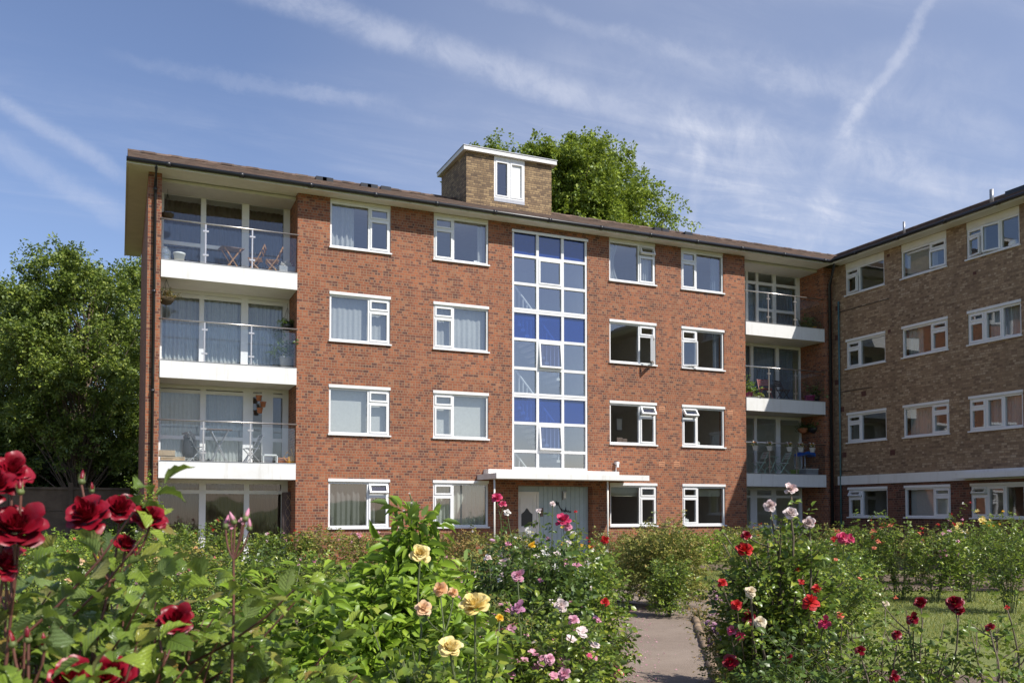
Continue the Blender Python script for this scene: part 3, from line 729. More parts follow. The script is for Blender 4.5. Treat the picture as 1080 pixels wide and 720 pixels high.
def roof_slope(b, lo, hi, e0, e1, mp, n=38, step=0.022, m=0):
    """tiled slope: lo=(d,z) eave, hi=(d,z) ridge, extruded e0..e1 along; stepped courses"""
    pts = []
    for i in range(n):
        t0, t1 = i / n, (i + 1) / n
        pts.append((lo[0] + (hi[0] - lo[0]) * t0, lo[1] + (hi[1] - lo[1]) * t0 + step)); pts.append((lo[0] + (hi[0] - lo[0]) * t1, lo[1] + (hi[1] - lo[1]) * t1 + 0.002))
    for (p, q) in zip(pts[:-1], pts[1:]):
        b.poly([mp(e0, *p), mp(e1, *p), mp(e1, *q), mp(e0, *q)], m)

def floors(k): return 0.05 + 2.65 * k

# ------------------------------------------------------------------ the red brick block
blk = empty('apartment_block', (12.2, 29, 0), 'four storey red brick apartment block with white balconies and tall stair window', 'apartment block')
def part(b, name, mats, par=None, **kw):
    o = b.build(name, mats, par, **kw); o.parent = par if par is not None else blk
    o.matrix_parent_inverse = (Matrix.Translation(blk.location)).inverted() if par is None else Matrix()
    return o
class Anchor:                       # parts are modelled in world space: keep them there under the Empty
    pass
def own(o, root):
    o.parent = root; o.matrix_parent_inverse = Matrix.Translation(root.location).inverted(); return o

ROWS = [(1.01, 2.43), (3.655, 5.085), (6.30, 7.73), (8.965, 10.33)]
COLS = {'A': (5.38, 7.15, 'R'), 'B': (8.47, 10.23, 'L'), 'D': (14.46, 16.23, 'R'), 'E': (17.24, 18.98, 'L')}
XL0, XL1, XR0, XR1 = 0.93, 4.47, 19.89, 23.43
C0, C1, CZ0, CZ1 = 11.02, 13.65, 2.75, 10.24
EN0, EN1, ENZ = ax(542.5, 25.3), ax(620, 25.3), 2.30
holes = []
for c, (a0, a1, k) in COLS.items():
    for r, (z0, z1) in enumerate(ROWS): holes.append((a0, a1, z0, SOF if r == 3 else z1))
holes += [(C0, C1, CZ0, CZ1), (EN0, EN1, 0.0, ENZ)]
b = FB(mp_main); wall_mesh(b, XL1, XR0, 0, SOF, holes)
b.pane(0.60, XL0, 0, SOF, 0, 0); b.pane(XR1, XW + 0.2, 0, SOF, 0, 0)
# returns of both balcony recesses and the gable end
def wq(pts, m=0): b.poly([(x, YF - y, z) for x, y, z in pts], m)
YG = 26.25
for x, s in ((XL0, 1), (XL1, -1), (XR0, 1), (XR1, -1)):
    q = [(x, YF, 0), (x, YG, 0), (x, YG, SOF), (x, YF, SOF)]; wq(q if s < 0 else q[::-1])
wq([(0.60, 33.1, 0), (0.60, YF, 0), (0.60, YF, SOF), (0.60, 33.1, SOF)][::-1]); wq([(0.6, 33.1, 0), (30, 33.1, 0), (30, 33.1, SOF), (0.6, 33.1, SOF)])
own(b.build('wall', [M['brick'], M['plaster']]), blk)
# rooms behind the windows
b = MB()
for k in range(4):
    z = floors(k); b.box(0.64, 30, YG + 0.02 if k else 25.32, 33.05, z - 0.22, z)
for k in range(1, 4):
    z = floors(k)
    for x0, x1 in ((XL1 + 0.02, 10.9), (13.8, XR0 - 0.02)): b.box(x0, x1, 25.31, YG + 0.018, z - 0.22, z - 0.002)
b.box(0.64, 30, 25.31, 33.05, SOF - 0.10, SOF - 0.02)
b.box(0.64, 30, 29.6, 29.7, 0.05, SOF - 0.1)
for x in (XL1 + 0.05, 8.0, 10.9, 13.8, 16.8, XR0 - 0.15): b.box(x, x + 0.1, 25.31 if XL1 + 0.2 < x < XR0 - 0.2 else YG + 0.02, 29.6, 0.05, SOF - 0.1)
own(b.build('interior', M['plaster']), blk)
# stairs behind the tall window
b = MB()
for k in range(3):
    z = floors(k) + 0.3
    for s, (xa, xb) in enumerate(((11.1, 13.2),)):
        n = 15; y0 = 25.75
        for i in range(n):
            x = xa + (xb - xa) * (1 - i / n); zz = z + 2.5 * i / n
            b.box(x - 0.14, x, y0, y0 + 1.0, zz - 0.08, zz); b.box(x - 0.08, x - 0.06, y0, y0 + 0.02, zz, zz + 0.95, 1)
        b.tube([(xb, y0, z + 0.95), (xa, y0, z + 3.4)], 0.03, 6, 1)
own(b.build('stairs', [M['plaster'], M['upvc']]), blk)

OPEN = {('A', 0): dict(vent=R(28)), ('D', 3): dict(vent=R(26)), ('D', 1): dict(vent=R(30)), ('D', 2): dict(case=R(-52)), ('E', 1): dict(vent=R(38)), ('E', 2): dict(case=R(18))}
for c, (a0, a1, k) in COLS.items():
    for r, (z0, z1) in enumerate(ROWS):
        own(window(None, mp_main, a0, a1, z0, z1, k, top=(r == 3), **OPEN.get((c, r), {})), blk)
# tall stair window
fr = FB(mp_main); pn = []; bl = []; sa = []
zr = [CZ1, 9.435, 8.56, 7.724, 6.83, 5.93, 5.096, 4.23, 3.36, CZ0]
w3 = (C1 - C0) / 3
fr.box(C0, C0 + 0.07, -0.13, -0.02, CZ0, CZ1); fr.box(C1 - 0.07, C1, -0.13, -0.02, CZ0, CZ1)
for i in (1, 2): fr.box(C0 + w3 * i - 0.045, C0 + w3 * i + 0.045, -0.13, -0.022, CZ0 + 0.002, CZ1 - 0.002)
for i, z in enumerate(zr):
    if i == 0: fr.box(C0 - 0.005, C1 + 0.005, -0.131, -0.018, z - 0.10, z + 0.001); fr.box(C0 - 0.02, C1 + 0.02, -0.1, 0.03, z - 0.10, z - 0.03)
    elif i == 9: fr.box(C0 - 0.005, C1 + 0.005, -0.131, -0.017, z - 0.001, z + 0.12); fr.box(C0 - 0.04, C1 + 0.04, -0.1, 0.06, z - 0.04, z + 0.0)
    elif i in (3, 6): fr.box(C0 - 0.003, C1 + 0.003, -0.132, -0.016, z + 0.006, z + 0.075); fr.box(C0 - 0.003, C1 + 0.003, -0.132, -0.016, z - 0.07, z - 0.006)
    else: fr.box(C0 + 0.07, C1 - 0.07, -0.128, -0.021, z - 0.042, z + 0.042)
fr.box(C0, C1, -0.133, -0.03, zr[3] - 0.006, zr[3] + 0.006, 0)
for i in range(9):
    z1, z0 = zr[i] - 0.05, zr[i + 1] + 0.05
    for j in range(3):
        a0 = C0 + w3 * j + 0.045; a1 = C0 + w3 * (j + 1) - 0.045
        if i % 3 == 0: bl.append(FB(mp_main)); bl[-1].gpane(a0, a1, z0, z1, -0.08)
        elif i % 3 == 1 and j == 1:
            ang = 0.0 if i == 1 else R(7)
            t = FB(mp_main); t.xf = sash_xf((a0 + a1) / 2, -0.03, z1, 'X', ang) if ang else None
            t.ring(a0, a1, z0, z1, 0.05, -0.10, -0.008); t.gpane(a0 + 0.05, a1 - 0.05, z0 + 0.05, z1 - 0.05, -0.05, 1); sa.append(t)
        else: pn.append(FB(mp_main)); pn[-1].gpane(a0, a1, z0, z1, -0.08)
sw = own(fr.build('stair_window', M['upvc']), blk)
tag(sw, 'tall white gridded stair window with three bands of blue panes')
for t in pn: t.build('pane', M['stair_glass'], sw)
for t in bl: tag(t.build('pane', M['blue_glass'], sw), 'cobalt blue pane')
for t in sa: t.build('sash', [M['upvc'], M['stair_glass']], sw)
# balcony glazing
def cols_px(y, px): return [(ax(a, y, 300), ax(b_, y, 300)) for a, b_ in px]
YL = YG
gl = [
 (0, XL0, XL1, cols_px(YL, ((171.5, 212.5), (219.5, 259.5), (265, 298.5))), 2.05, None, ()),
 (1, XL0, XL1, cols_px(YL, ((171.5, 212.5), (218.5, 257.5), (268, 277.5), (289, 299))), 4.83, 3.55, ()),
 (2, XL0, XL1, cols_px(YL, ((171.5, 210.5), (215.5, 254.5), (262, 298.5))), 7.50, None, ()),
 (3, XL0, XL1, cols_px(YL, ((172, 211), (216.5, 254.5), (262, 298.5))), None, 8.95, (0, 1)),
 (0, XR0, XR1, cols_px(YL, ((780, 789), (796, 811), (816, 840))), 2.05, 0.95, ()),
 (1, XR0, XR1, cols_px(YL, ((780, 793.5), (796.5, 816.5), (821, 842))), None, None, ()),
 (2, XR0, XR1, cols_px(YL, ((780, 790.5), (793.5, 817), (820.5, 842.5))), None, None, ()),
 (3, XR0, XR1, cols_px(YL, ((780, 786), (788.5, 797), (799.5, 814.5), (818, 839))), 9.92, 8.95, (2, 3)),
]
for k, x0, x1, cl, tr_, md, pc in gl:
    top = SOF if k == 3 else [2.385, 5.015, 7.665][k]
    cl = [(max(a, x0 + 0.05), min(b_, x1 - 0.06)) for a, b_ in cl]
    own(glazing(None, YG, x0 + 0.002, x1 - 0.002, floors(k) + 0.0, top - 0.006, cl, tr_, md, pc), blk)
SL = [(2.38, 2.82), (5.01, 5.47), (7.66, 8.12)]
for z0, z1 in SL:
    own(balcony(None, XL0 + 0.003, XL1 - 0.003, z0, z1, (2.04, 3.25)), blk)
    own(balcony(None, XR0 + 0.003, XR1 - 0.003, z0, z1, (20.90, 22.10)), blk)
# roof
b = MB(); EY, EZ, RY, RZ = 24.44, 10.50, 29.05, 12.37
roof_slope(b, (EY, EZ), (RY, RZ), 0.10, 34.0, lambda e, d, z: (e, d, z))
roof_slope(b, (33.66, EZ), (RY, RZ), 34.0, 0.10, lambda e, d, z: (e, d, z), n=12)
b.poly([(0.12, EY, EZ - 0.05), (0.12, RY, RZ), (0.12, 33.66, EZ - 0.05)][::-1], 1)
for i in range(88):
    x = 0.1 + i * 0.385; b.tube([(x, RY, RZ + 0.0 + 0.012 * (i % 2)), (x + 0.39, RY, RZ + 0.0 + 0.012 * (i % 2))], 0.085, 7)
roof = own(b.build('roof', [M['roof'], M['cream']]), blk)
for px in (338, 345, 385, 392, 406, 692, 699, 724):
    x = ax(px, 28.6, 195); b = MB(); b.box(x - 0.17, x + 0.17, 28.45, 28.8, 12.0, 12.27); b.build('roof_vent', M['black'], roof)
b = MB(); b.box(0.10, 23.42, 24.55, YF - 0.002, SOF + 0.0, SOF + 0.03, 1); b.box(0.10, 0.598, YF + 0.0, 33.6, SOF + 0.001, SOF + 0.03, 1)
for x0, x1 in ((XL0, XL1), (XR0, XR1)): b.box(x0 + 0.002, x1 - 0.002, YF - 0.001, YG - 0.06, SOF + 0.0005, SOF + 0.03, 1)
b.box(0.06, 23.42, 24.52, 24.55, SOF - 0.012, 10.49, 0); b.box(0.06, 0.098, 24.56, 33.62, SOF - 0.01, 10.49, 1)
own(b.build('eaves_board', [M['white'], M['cream']]), blk)
b = MB(); b.tube([(0.06, 24.46, 10.475), (23.44, 24.46, 10.475)], 0.058, 8)
for i in range(13): b.tube([(1.0 + i * 1.83, 24.46, 10.472), (1.12 + i * 1.83, 24.46, 10.472)], 0.07, 8)
own(b.build('gutter', M['black'], smooth=True), blk)
xp = ax(159.5, 24.93)
b = MB(); b.tube([(xp, 24.46, 10.45), (xp, 24.48, 10.34), (xp, 24.92, 10.12), (xp, 24.92, 0.02)], 0.038, 8)
for z in (9.9, 7.2, 4.6, 2.0): b.tube([(xp, 24.92, z), (xp, 24.92, z + 0.08)], 0.05, 8)
own(b.build('drainpipe', M['black'], smooth=True), blk)
b = MB(); b.tube([(23.40, 24.44, 10.47), (23.42, 24.46, 10.30), (23.62, 24.88, 9.75), (23.62, 24.88, 0.02)], 0.055, 8); own(b.build('drainpipe', M['black'], smooth=True), blk)
b = MB(); b.tube([(23.77, 24.62, 9.1), (23.77, 24.62, 0.02)], 0.032, 8); tag(own(b.build('drainpipe', M['teal'], smooth=True), blk), 'thin teal pipe beside the black corner drainpipe')
# rooftop stair housing
px0, px1, py0, py1 = 10.64, 13.86, 28.0, 30.55
b = FB(mp_plane(py0)); wall_mesh(b, px0, px1, 11.6, 13.72, [(11.66, 12.81, 12.16, 13.72)], th=0.25)
b.poly([(px0, 0, 11.6), (px0, 0, 13.72), (px0, -2.55, 13.72), (px0, -2.55, 11.6)][::-1]); b.poly([(px1, 0, 11.6), (px1, 0, 13.72), (px1, -2.55, 13.72), (px1, -2.55, 11.6)])
b.poly([(px0, -2.55, 11.6), (px0, -2.55, 13.72), (px1, -2.55, 13.72), (px1, -2.55, 11.6)][::-1])
pent = own(b.build('stair_housing', [M['brick_tan'], M['dark']]), blk); tag(pent, 'tan brick stair housing on the roof')
b = MB(); b.box(px0 - 0.14, px1 + 0.14, py0 - 0.14, py1 + 0.1, 13.722, 13.86); b.box(px0 - 0.16, px1 + 0.16, py0 - 0.16, py1 + 0.12, 13.861, 13.885, 1); b.build('roof', [M['white'], M['grey']], pent)
b = FB(mp_plane(py0)); b.box(11.66, 12.81, -0.1, 0.012, 13.63, 13.718); b.ring(11.66, 12.81, 12.28, 13.63, 0.06, -0.1, 0.0); b.box(12.20, 12.28, -0.1, 0.002, 12.34, 13.57)
b.box(11.66, 12.81, -0.1, 0.01, 12.162, 12.28, 2); b.ring(11.72, 12.20, 12.34, 13.57, 0.05, -0.09, 0.012); b.pane(11.77, 12.15, 12.39, 13.52, -0.05, 1); b.ring(12.28, 12.75, 12.34, 13.57, 0.05, -0.09, 0.012); b.pane(12.33, 12.70, 12.39, 13.52, -0.05, 3)
b.build('window', [M['upvc'], M['glass'], M['grey'], M['plastic_white']], pent)
# entrance: canopy, boarding, door, lamp, posts
b = MB(); cx0, cx1, cy0 = 9.89, 14.98, 23.52
b.box(cx0, cx1, cy0, YF - 0.004, 2.47, 2.60, 1); b.box(cx0 - 0.0, cx1, cy0 - 0.03, cy0, 2.45, 2.61, 0); b.box(cx0 - 0.03, cx0, cy0 - 0.03, YF - 0.004, 2.452, 2.608, 2)
b.box(10.07, ax(649.6, 24.8, 497), 24.6, YF - 0.004, 2.602, 2.77, 0)
can = own(b.build('canopy', [M['white'], M['cream'], M['white']]), blk)
for px in (521.5, 641):
    x = ax(px, 23.75); b = MB(); b.tube([(x, 23.75, 0.02), (x, 23.75, 2.47)], 0.028, 8); b.build('post', M['cream'], can, smooth=True)
b = MB(); d0, d1 = ax(543, 25.3), ax(568, 25.3)
b.box(d1, EN1, 25.30, 25.36, 0.05, ENZ + 0.16)
n = 11
for i in range(n): b.box(d1 + (EN1 - d1) * i / n + 0.006, d1 + (EN1 - d1) * (i + 1) / n - 0.006, 25.285, 25.30, 0.06, ENZ + 0.14)
b.box(EN0, d1, 25.302, 25.36, 2.12, ENZ + 0.16)
ep = own(b.build('entrance_boarding', M['blue_board']), blk); tag(ep, 'pale blue boarded entrance wall')
b = FB(mp_plane(25.30)); b.ring(d0, d1, 0.05, 2.12, 0.07, -0.05, 0.03); b.box(d0 + 0.07, d1 - 0.07, -0.05, 0.0, 0.12, 2.05); b.ring(d0 + 0.17, d1 - 0.17, 1.0, 1.92, 0.03, 0.0, 0.018)
dr = own(b.build('entrance_door', M['door']), blk)
b = FB(mp_plane(25.30)); xm = (d0 + d1) / 2; ww = 0.19
arch = [(xm - ww, 0.006, 1.05), (xm - ww, 0.006, 1.42)] + [(xm - ww + ww * 2 * i / 10, 0.006, 1.42 + 0.10 * math.sin(PI * i / 10) + (0.09 * math.exp(-((i - 5) / 1.6) ** 2))) for i in range(1, 10)] + [(xm + ww, 0.006, 1.42), (xm + ww, 0.006, 1.05)]
b.poly(arch, 0); b.build('door_glass', M['black'], dr)
b = FB(mp_plane(25.30)); b.box(d1 - 0.12, d1 - 0.09, 0.0, 0.06, 1.0, 1.18); b.build('handle', M['steel'], dr)
b = MB(); lx = ax(594.5, 25.28, 522); lz = float(at(594.5, 522, 28.2)[2]); b.box(lx - 0.055, lx + 0.055, 25.20, 25.285, 1.88, 2.14); b.box(lx - 0.035, lx + 0.035, 25.185, 25.20, 1.93, 2.09, 1)
own(b.build('wall_lamp', [M['grey'], M['plastic_white']]), blk)
b = MB(); ex = ax(571, 25.28, 538); b.box(ex - 0.05, ex + 0.05, 25.25, 25.285, 1.35, 1.62); own(b.build('entry_panel', M['table_wood']), blk)
# black script lettering on the boarding (illegible squiggle as seen)
b = MB(); sx = ax(586.5, 25.27, 532)
pts1 = [(0.0, 1.82), (0.02, 1.70), (0.035, 1.80), (0.06, 1.70), (0.085, 1.80), (0.10, 1.70), (0.14, 1.62), (0.19, 1.54), (0.23, 1.52)]
pts2 = [(0.20, 1.60), (0.21, 1.50), (0.25, 1.56), (0.27, 1.49), (0.30, 1.55), (0.31, 1.48), (0.345, 1.64), (0.35, 1.49), (0.38, 1.55), (0.40, 1.48), (0.43, 1.54), (0.46, 1.47), (0.50, 1.51), (0.53, 1.47)]
for pp in (pts1, pts2): b.tube([(sx + x, 25.268, z) for x, z in pp], 0.013, 6)
own(b.build('sign_lettering', M['black']), blk)
b = MB(); fx = ax(650, 24.95, 486); b.tube([(fx, 24.97, 2.6), (fx, 24.97, 3.02)], 0.012, 6); b.box(fx - 0.05, fx + 0.05, 24.84, 24.98, 3.02, 3.10); b.tube([(fx, 24.88, 3.01), (fx, 24.86, 2.92)], 0.045, 8)
own(b.build('floodlight', [M['plastic_white']]), blk)
for px, py in ((698, 431), (770, 435), (698, 489), (713.6, 489)):
    x = ax(px, 25, py); z = float(at(px, py, 30.9 if px < 705 else 32.2)[2]); 
    u = ax(px, 25, py); dd = u * math.sin(YAW) + 25 * math.cos(YAW); z = float(at(px, py, dd)[2])
    b = FB(mp_main); b.box(u - 0.115, u + 0.115, -0.05, 0.006, z - 0.08, z + 0.08)
    for i in range(4):
        for j in range(2): b.box(u - 0.09 + i * 0.05, u - 0.06 + i * 0.05, 0.006, 0.008, z - 0.05 + j * 0.06, z - 0.02 + j * 0.06, 1)
    own(b.build('air_brick', [M['airbrick'], M['airdark']]), blk)

# ------------------------------------------------------------------ the brown brick wing
wing = empty('apartment_block', (28, 17, 0), 'brown brick apartment wing in shade, joined at right angles', 'apartment block')
WR = [(1.28, 2.36), (3.92, 5.02), (6.57, 7.65), (9.21, 10.19)]
WC = [(-24.33, -22.55, 'L'), (-21.83, -20.04, 'R'), (-19.32, -17.54, '3')]
holes = [(a0, a1, z0, SOF if r == 3 else z1) for a0, a1, k in WC for r, (z0, z1) in enumerate(WR)]
b = FB(mp_wing); ZB = 2.45
up = [h for h in holes if h[2] > ZB]; lo = [h for h in holes if h[2] < ZB]
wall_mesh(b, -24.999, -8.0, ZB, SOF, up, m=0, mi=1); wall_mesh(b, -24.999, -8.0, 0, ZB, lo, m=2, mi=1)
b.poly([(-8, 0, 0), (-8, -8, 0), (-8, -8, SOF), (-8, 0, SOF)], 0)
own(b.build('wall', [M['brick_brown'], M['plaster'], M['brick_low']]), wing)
WO = {(0, 0): dict(vent=R(35)), (2, 0): dict(vent=R(32)), (2, 3): dict(case=R(14), mid=R(-14)), (0, 3): dict(case=R(10)), (1, 3): dict(case=R(-9))}
for c, (a0, a1, k) in enumerate(WC):
    for r, (z0, z1) in enumerate(WR):
        own(window(None, mp_wing, a0, a1, z0, z1, k, top=(r == 3), **WO.get((c, r), {})), wing)
b = MB()
for k in range(4): b.box(24.16, 31.5, 8.1, 24.9, floors(k) - 0.2, floors(k))
b.box(24.15, 31.5, 8.1, 24.9, SOF - 0.1, SOF - 0.02); b.box(28.0, 28.1, 8.1, 24.9, 0.05, SOF - 0.1); b.box(24.14, 31.6, 24.905, 24.985, 0.0, SOF - 0.03)
for y in (22.1, 19.7, 17.2): b.box(24.15, 28.0, y, y + 0.1, 0.05, SOF - 0.1)
own(b.build('interior', M['plaster']), wing)
b = MB(); WRX = 28.40
roof_slope(b, (23.27, EZ), (WRX, RZ + 0.22), 29.0, 8.0, lambda e, d, z: (d, e, z))
roof_slope(b, (33.5, EZ), (WRX, RZ + 0.22), 8.0, 33.0, lambda e, d, z: (d, e, z), n=12)
for i in range(60): b.tube([(WRX, 8 + i * 0.385, RZ + 0.22), (WRX, 8.39 + i * 0.385, RZ + 0.22)], 0.085, 7)
wroof = own(b.build('roof', [M['roof']]), wing)
for px, py, c in ((953.5, 240, 'grey'), (1046, 209, 'grey')):
    x = 24.1; p = at(px, py, 33); k = x / p[0]; y = float(p[1] * k)
    b = MB(); zb = EZ + (x - 23.27) * 0.4; b.tube([(x, y, zb - 0.05), (x, y, zb + 0.42)], 0.06 if px > 1000 else 0.04, 8); b.build('roof_vent', M[c], wroof, smooth=True)
for y0, y1 in ((18.4, 20.6), (14.5, 17.5)):
    b = MB(); b.box(27.3, 27.7, y0, y1, 12.0, 12.31); b.build('roof_vent', M['black'], wroof)
b = MB(); b.box(23.37, XW - 0.002, 8, 24.55, SOF, SOF + 0.03, 1); b.box(23.34, 23.37, 8, 24.548, SOF - 0.012, 10.49, 0); own(b.build('eaves_board', [M['white'], M['cream']]), wing)
b = MB(); b.tube([(23.28, 8, 10.475), (23.28, 24.5, 10.475)], 0.058, 8)
for i in range(9): b.tube([(23.28, 8.6 + i * 1.83, 10.472), (23.28, 8.72 + i * 1.83, 10.472)], 0.07, 8)
own(b.build('gutter', M['black'], smooth=True), wing)
b = MB(); b.box(23.76, XW - 0.002, 8, 24.75, 2.46, 2.77); own(b.build('band', M['white']), wing)
b = MB(); b.box(23.2, 23.758, 14, 19.45, 2.50, 2.66); own(b.build('canopy', [M['white']]), wing)
for px, py in ((883.5, 325), (883, 356), (888, 431.5), (890.5, 479.5), (883, 403), (911, 415), (937, 269.5), (938, 349), (941.5, 477), (1028, 288)):
    p = at(px, py, 30); k = XW / p[0]; y = float(p[1] * k); z = float(EYE + (p[2] - EYE) * k); s = 0.05 if px in (937, 938, 1028) else 0.09
    b = FB(mp_wing); b.box(-y - s * 1.15, -y + s * 1.15, -0.05, 0.006, z - s, z + s); own(b.build('air_brick', M['airdark']), wing)
for px0_, px1_, py_ in ((883, 938, 330), (884, 920, 414), (884, 900, 497)):
    pts = []
    for px_ in (px0_, px1_):
        p = at(px_, py_ - (px_ - px0_) * (0.16 if py_ < 350 else 0.08 if py_ < 450 else 0), 30); k = XW / p[0]; pts.append((-float(p[1] * k), 0.012, float(EYE + (p[2] - EYE) * k)))
    b = FB(mp_wing); pts[1] = (pts[1][0], pts[1][1], pts[0][2]); b.tube(pts, 0.012, 5); own(b.build('cable', M['black']), wing)
# ------------------------------------------------------------------ curtains and blinds (each hangs by itself)
def curtain(label, mp, a0, a1, z0, z1, m, waves=9, amp=0.022, o=-0.24, name='curtain', gather=0.0, sweep=0.0):
    b = FB(mp); n = waves * 6; rows = 7; k0 = len(b.v); rng = random.Random(label)
    ph = [rng.uniform(0, 6.28) for _ in range(3)]
    for j in range(rows):
        t = j / (rows - 1); z = z1 + (z0 - z1) * t
        for i in range(n + 1):
            s = i / n; a = a0 + (a1 - a0) * (s * (1 - gather * t) + gather * 0.5 * t) - sweep * math.sin(PI * t) * s
            b.v.append(b.P((a, o + amp * math.sin(2 * PI * waves * s + ph[0]) * (0.7 + 0.5 * t) + amp * 0.6 * math.sin(2 * PI * waves * 0.37 * s + ph[1]), z)))
    for j in range(rows - 1):
        for i in range(n):
            q = k0 + j * (n + 1) + i; b.f.append((q, q + 1, q + n + 2, q + n + 1)); b.m.append(0)
    ob = b.build(name, M[m], smooth=True)
    return tag(ob, label, 'curtain' if name == 'curtain' else 'blind', 'curtains and blinds behind the windows')

def slat_blind(label, mp, a0, a1, z0, z1, m, o=-0.2, pitch=0.05):
    b = FB(mp); z = z1
    while z > z0: b.poly([(a0, o, z), (a0, o - 0.03, z - pitch * 0.75), (a1, o - 0.03, z - pitch * 0.75), (a1, o, z)]); z -= pitch
    return tag(b.build('venetian_blind', M[m]), label, 'blind', 'curtains and blinds behind the windows')

A0, A1 = COLS['A'][:2]; B0, B1 = COLS['B'][:2]; D0, D1 = COLS['D'][:2]; E0, E1 = COLS['E'][:2]
mm = mp_main
curtain('white net curtain in the left half of the top left window beside the balconies', mm, A0 + .05, A0 + .75, 9.0, 10.32, 'net', 5, .035)
curtain('white net curtain filling the left window one floor below the eaves windows', mm, A0 + .05, A1 - .05, 6.36, 7.66, 'net', 11, .012)
curtain('plain white roller blind in the left window two floors above ground by the balconies', mm, A0 + .05, A1 - .05, 3.7, 5.02, 'blind', 2, .004, name='roller_blind')
curtain('heavy charcoal curtain in the ground floor window left of the entrance, its vent open', mm, A0 + .05, A1 - .35, 1.05, 2.36, 'grey_curt', 9, .04)
curtain('narrow white curtain at the right edge of the top window left of the stair glass', mm, B1 - .28, B1 - .05, 9.0, 10.32, 'net', 2, .03)
curtain('white net curtain in the third storey window immediately left of the stair glass', mm, B0 + .05, B1 - .05, 6.36, 7.66, 'net', 10, .015)
curtain('cream roller blind half lowered behind the net, third storey left of the stair glass', mm, B0 + .7, B1 - .3, 6.75, 7.66, 'blind', 2, .004, o=-.3, name='roller_blind')
curtain('white roller blind filling the second storey window left of the stair glass', mm, B0 + .05, B1 - .05, 3.7, 5.02, 'blind', 2, .004, name='roller_blind')
curtain('pale grey green curtains drawn in the ground floor window beside the entrance canopy', mm, B0 + .05, B1 - .05, 1.05, 2.36, 'pale_curt', 12, .035)
curtain('white curtain swept to the left of the top window right of the stair glass', mm, D0 + .05, D0 + .52, 9.0, 10.32, 'net', 4, .03, sweep=.22)
curtain('thin white curtain behind the small open casement at the top, right of the stair glass', mm, D1 - .38, D1 - .12, 9.0, 9.9, 'net', 3, .03)
curtain('cream roller blind partly lowered in the ground window right of the entrance', mm, D0 + .05, D1 - .62, 2.0, 2.30, 'cream_blind', 2, .003, name='roller_blind')
curtain('patterned grey curtain at the right edge of the top window beside the right balconies', mm, E1 - .36, E1 - .05, 9.0, 10.32, 'blue_curt', 4, .03)
curtain('grey curtain pulled right in the third storey window with the ajar casement', mm, E1 - .30, E1 - .05, 6.36, 7.66, 'blue_curt', 3, .03)
curtain('cream roller blind partly lowered in the ground window next to the right balconies', mm, E0 + .62, E1 - .05, 2.02, 2.30, 'cream_blind', 2, .003, name='roller_blind')
mg = mp_plane(YG)
curtain('pleated white net curtains behind the left balcony one floor from the top', mg, XL0 + .08, XL1 - .1, 5.45, 7.55, 'net', 30, .03, o=-.16)
curtain('grey net curtains behind the lowest left balcony with the folding furniture', mg, XL0 + .08, XL1 - 1.0, 2.8, 4.9, 'net', 22, .02, o=-.16)
curtain('drab brown curtains behind the ground floor glazing below the left balconies', mg, XL0 + .06, XL1 - .06, 0.1, 2.3, 'brown_curt', 26, .03, o=-.16)
curtain('dim brown curtains inside the top left balcony glazing', mg, XL0 + .06, XL1 - .06, 8.1, 10.3, 'brown_curt', 24, .03, o=-.5)
curtain('blue grey curtains behind the top right balcony doors', mg, XR0 + 1.2, XR1 - .2, 8.1, 9.85, 'blue_curt', 16, .03, o=-.16)
curtain('net curtain behind the middle right balcony with the red chairs', mg, XR0 + .9, XR1 - .2, 5.45, 7.55, 'blue_curt', 22, .03, o=-.16)
mw_ = mp_wing
slat_blind('closed venetian blind in the top middle window of the brown wing', mw_, -21.77, -20.55, 9.28, 10.12, 'blind')
curtain('beige curtain at the left of the third storey middle window of the brown wing', mw_, -21.77, -21.2, 6.62, 7.58, 'pale_curt', 4, .03)
curtain('beige curtains across the second storey middle window of the brown wing', mw_, -21.77, -20.65, 3.98, 4.95, 'pale_curt', 9, .03)
curtain('net curtain in the third storey window of the wing cut by the photo edge', mw_, -18.7, -17.6, 6.62, 7.58, 'net', 8, .02)
curtain('grey pleated curtain in the second storey wing window cut by the photo edge', mw_, -18.75, -17.6, 3.98, 4.95, 'net', 10, .03)
curtain('grey blind in the ground floor middle window of the brown wing', mw_, -21.77, -20.1, 1.34, 2.28, 'blind', 2, .004, name='roller_blind')
b = FB(mp_main); b.box(D0 + .75, D0 + 1.0, -.9, -.88, 4.2, 4.65, 0); b.box(D0 + .78, D0 + .97, -.88, -.878, 4.24, 4.61, 1)
tag(b.build('picture_frame', [M['black'], M['plaster']]), 'dark framed picture inside the second storey window right of the stair glass', 'picture')
b = MB(); b.lathe([(0.0, 0), (0.13, 0.02), (0.15, 0.1), (0.1, 0.2), (0.0, 0.24)], n=14); o = b.build('round_lamp', M['plastic_white'], smooth=True); o.location = (23.99, 17.85, 9.26)
tag(o, 'round white lamp on the sill of the top right wing window', 'lamp')

for nm, lab, x, z, w_, h_, m_ in (('box', 'small white box on the sill inside the top window left of the stair glass', B1 - .42, 9.075, .2, .07, 'plastic_white'), ('card', 'two white cards on the sill of the ground window next to the right balconies', E0 + .2, 1.12, .16, .15, 'plastic_white'), ('ornament', 'small white ornament on the sill of the second storey window with the raised vent', E0 + .72, 3.75, .12, .13, 'plastic_white'), ('books', 'dark books on the sill inside the second storey window right of the stair glass', D0 + .35, 3.75, .4, .16, 'table_wood')):
    b = FB(mp_main); b.box(x, x + w_ * .55, -.2, -.15, z, z + h_); b.box(x + w_ * .6, x + w_, -.22, -.17, z, z + h_ * .8); tag(b.build(nm, M[m_], bevel=.006), lab, nm.rstrip('s') if nm != 'books' else 'books')
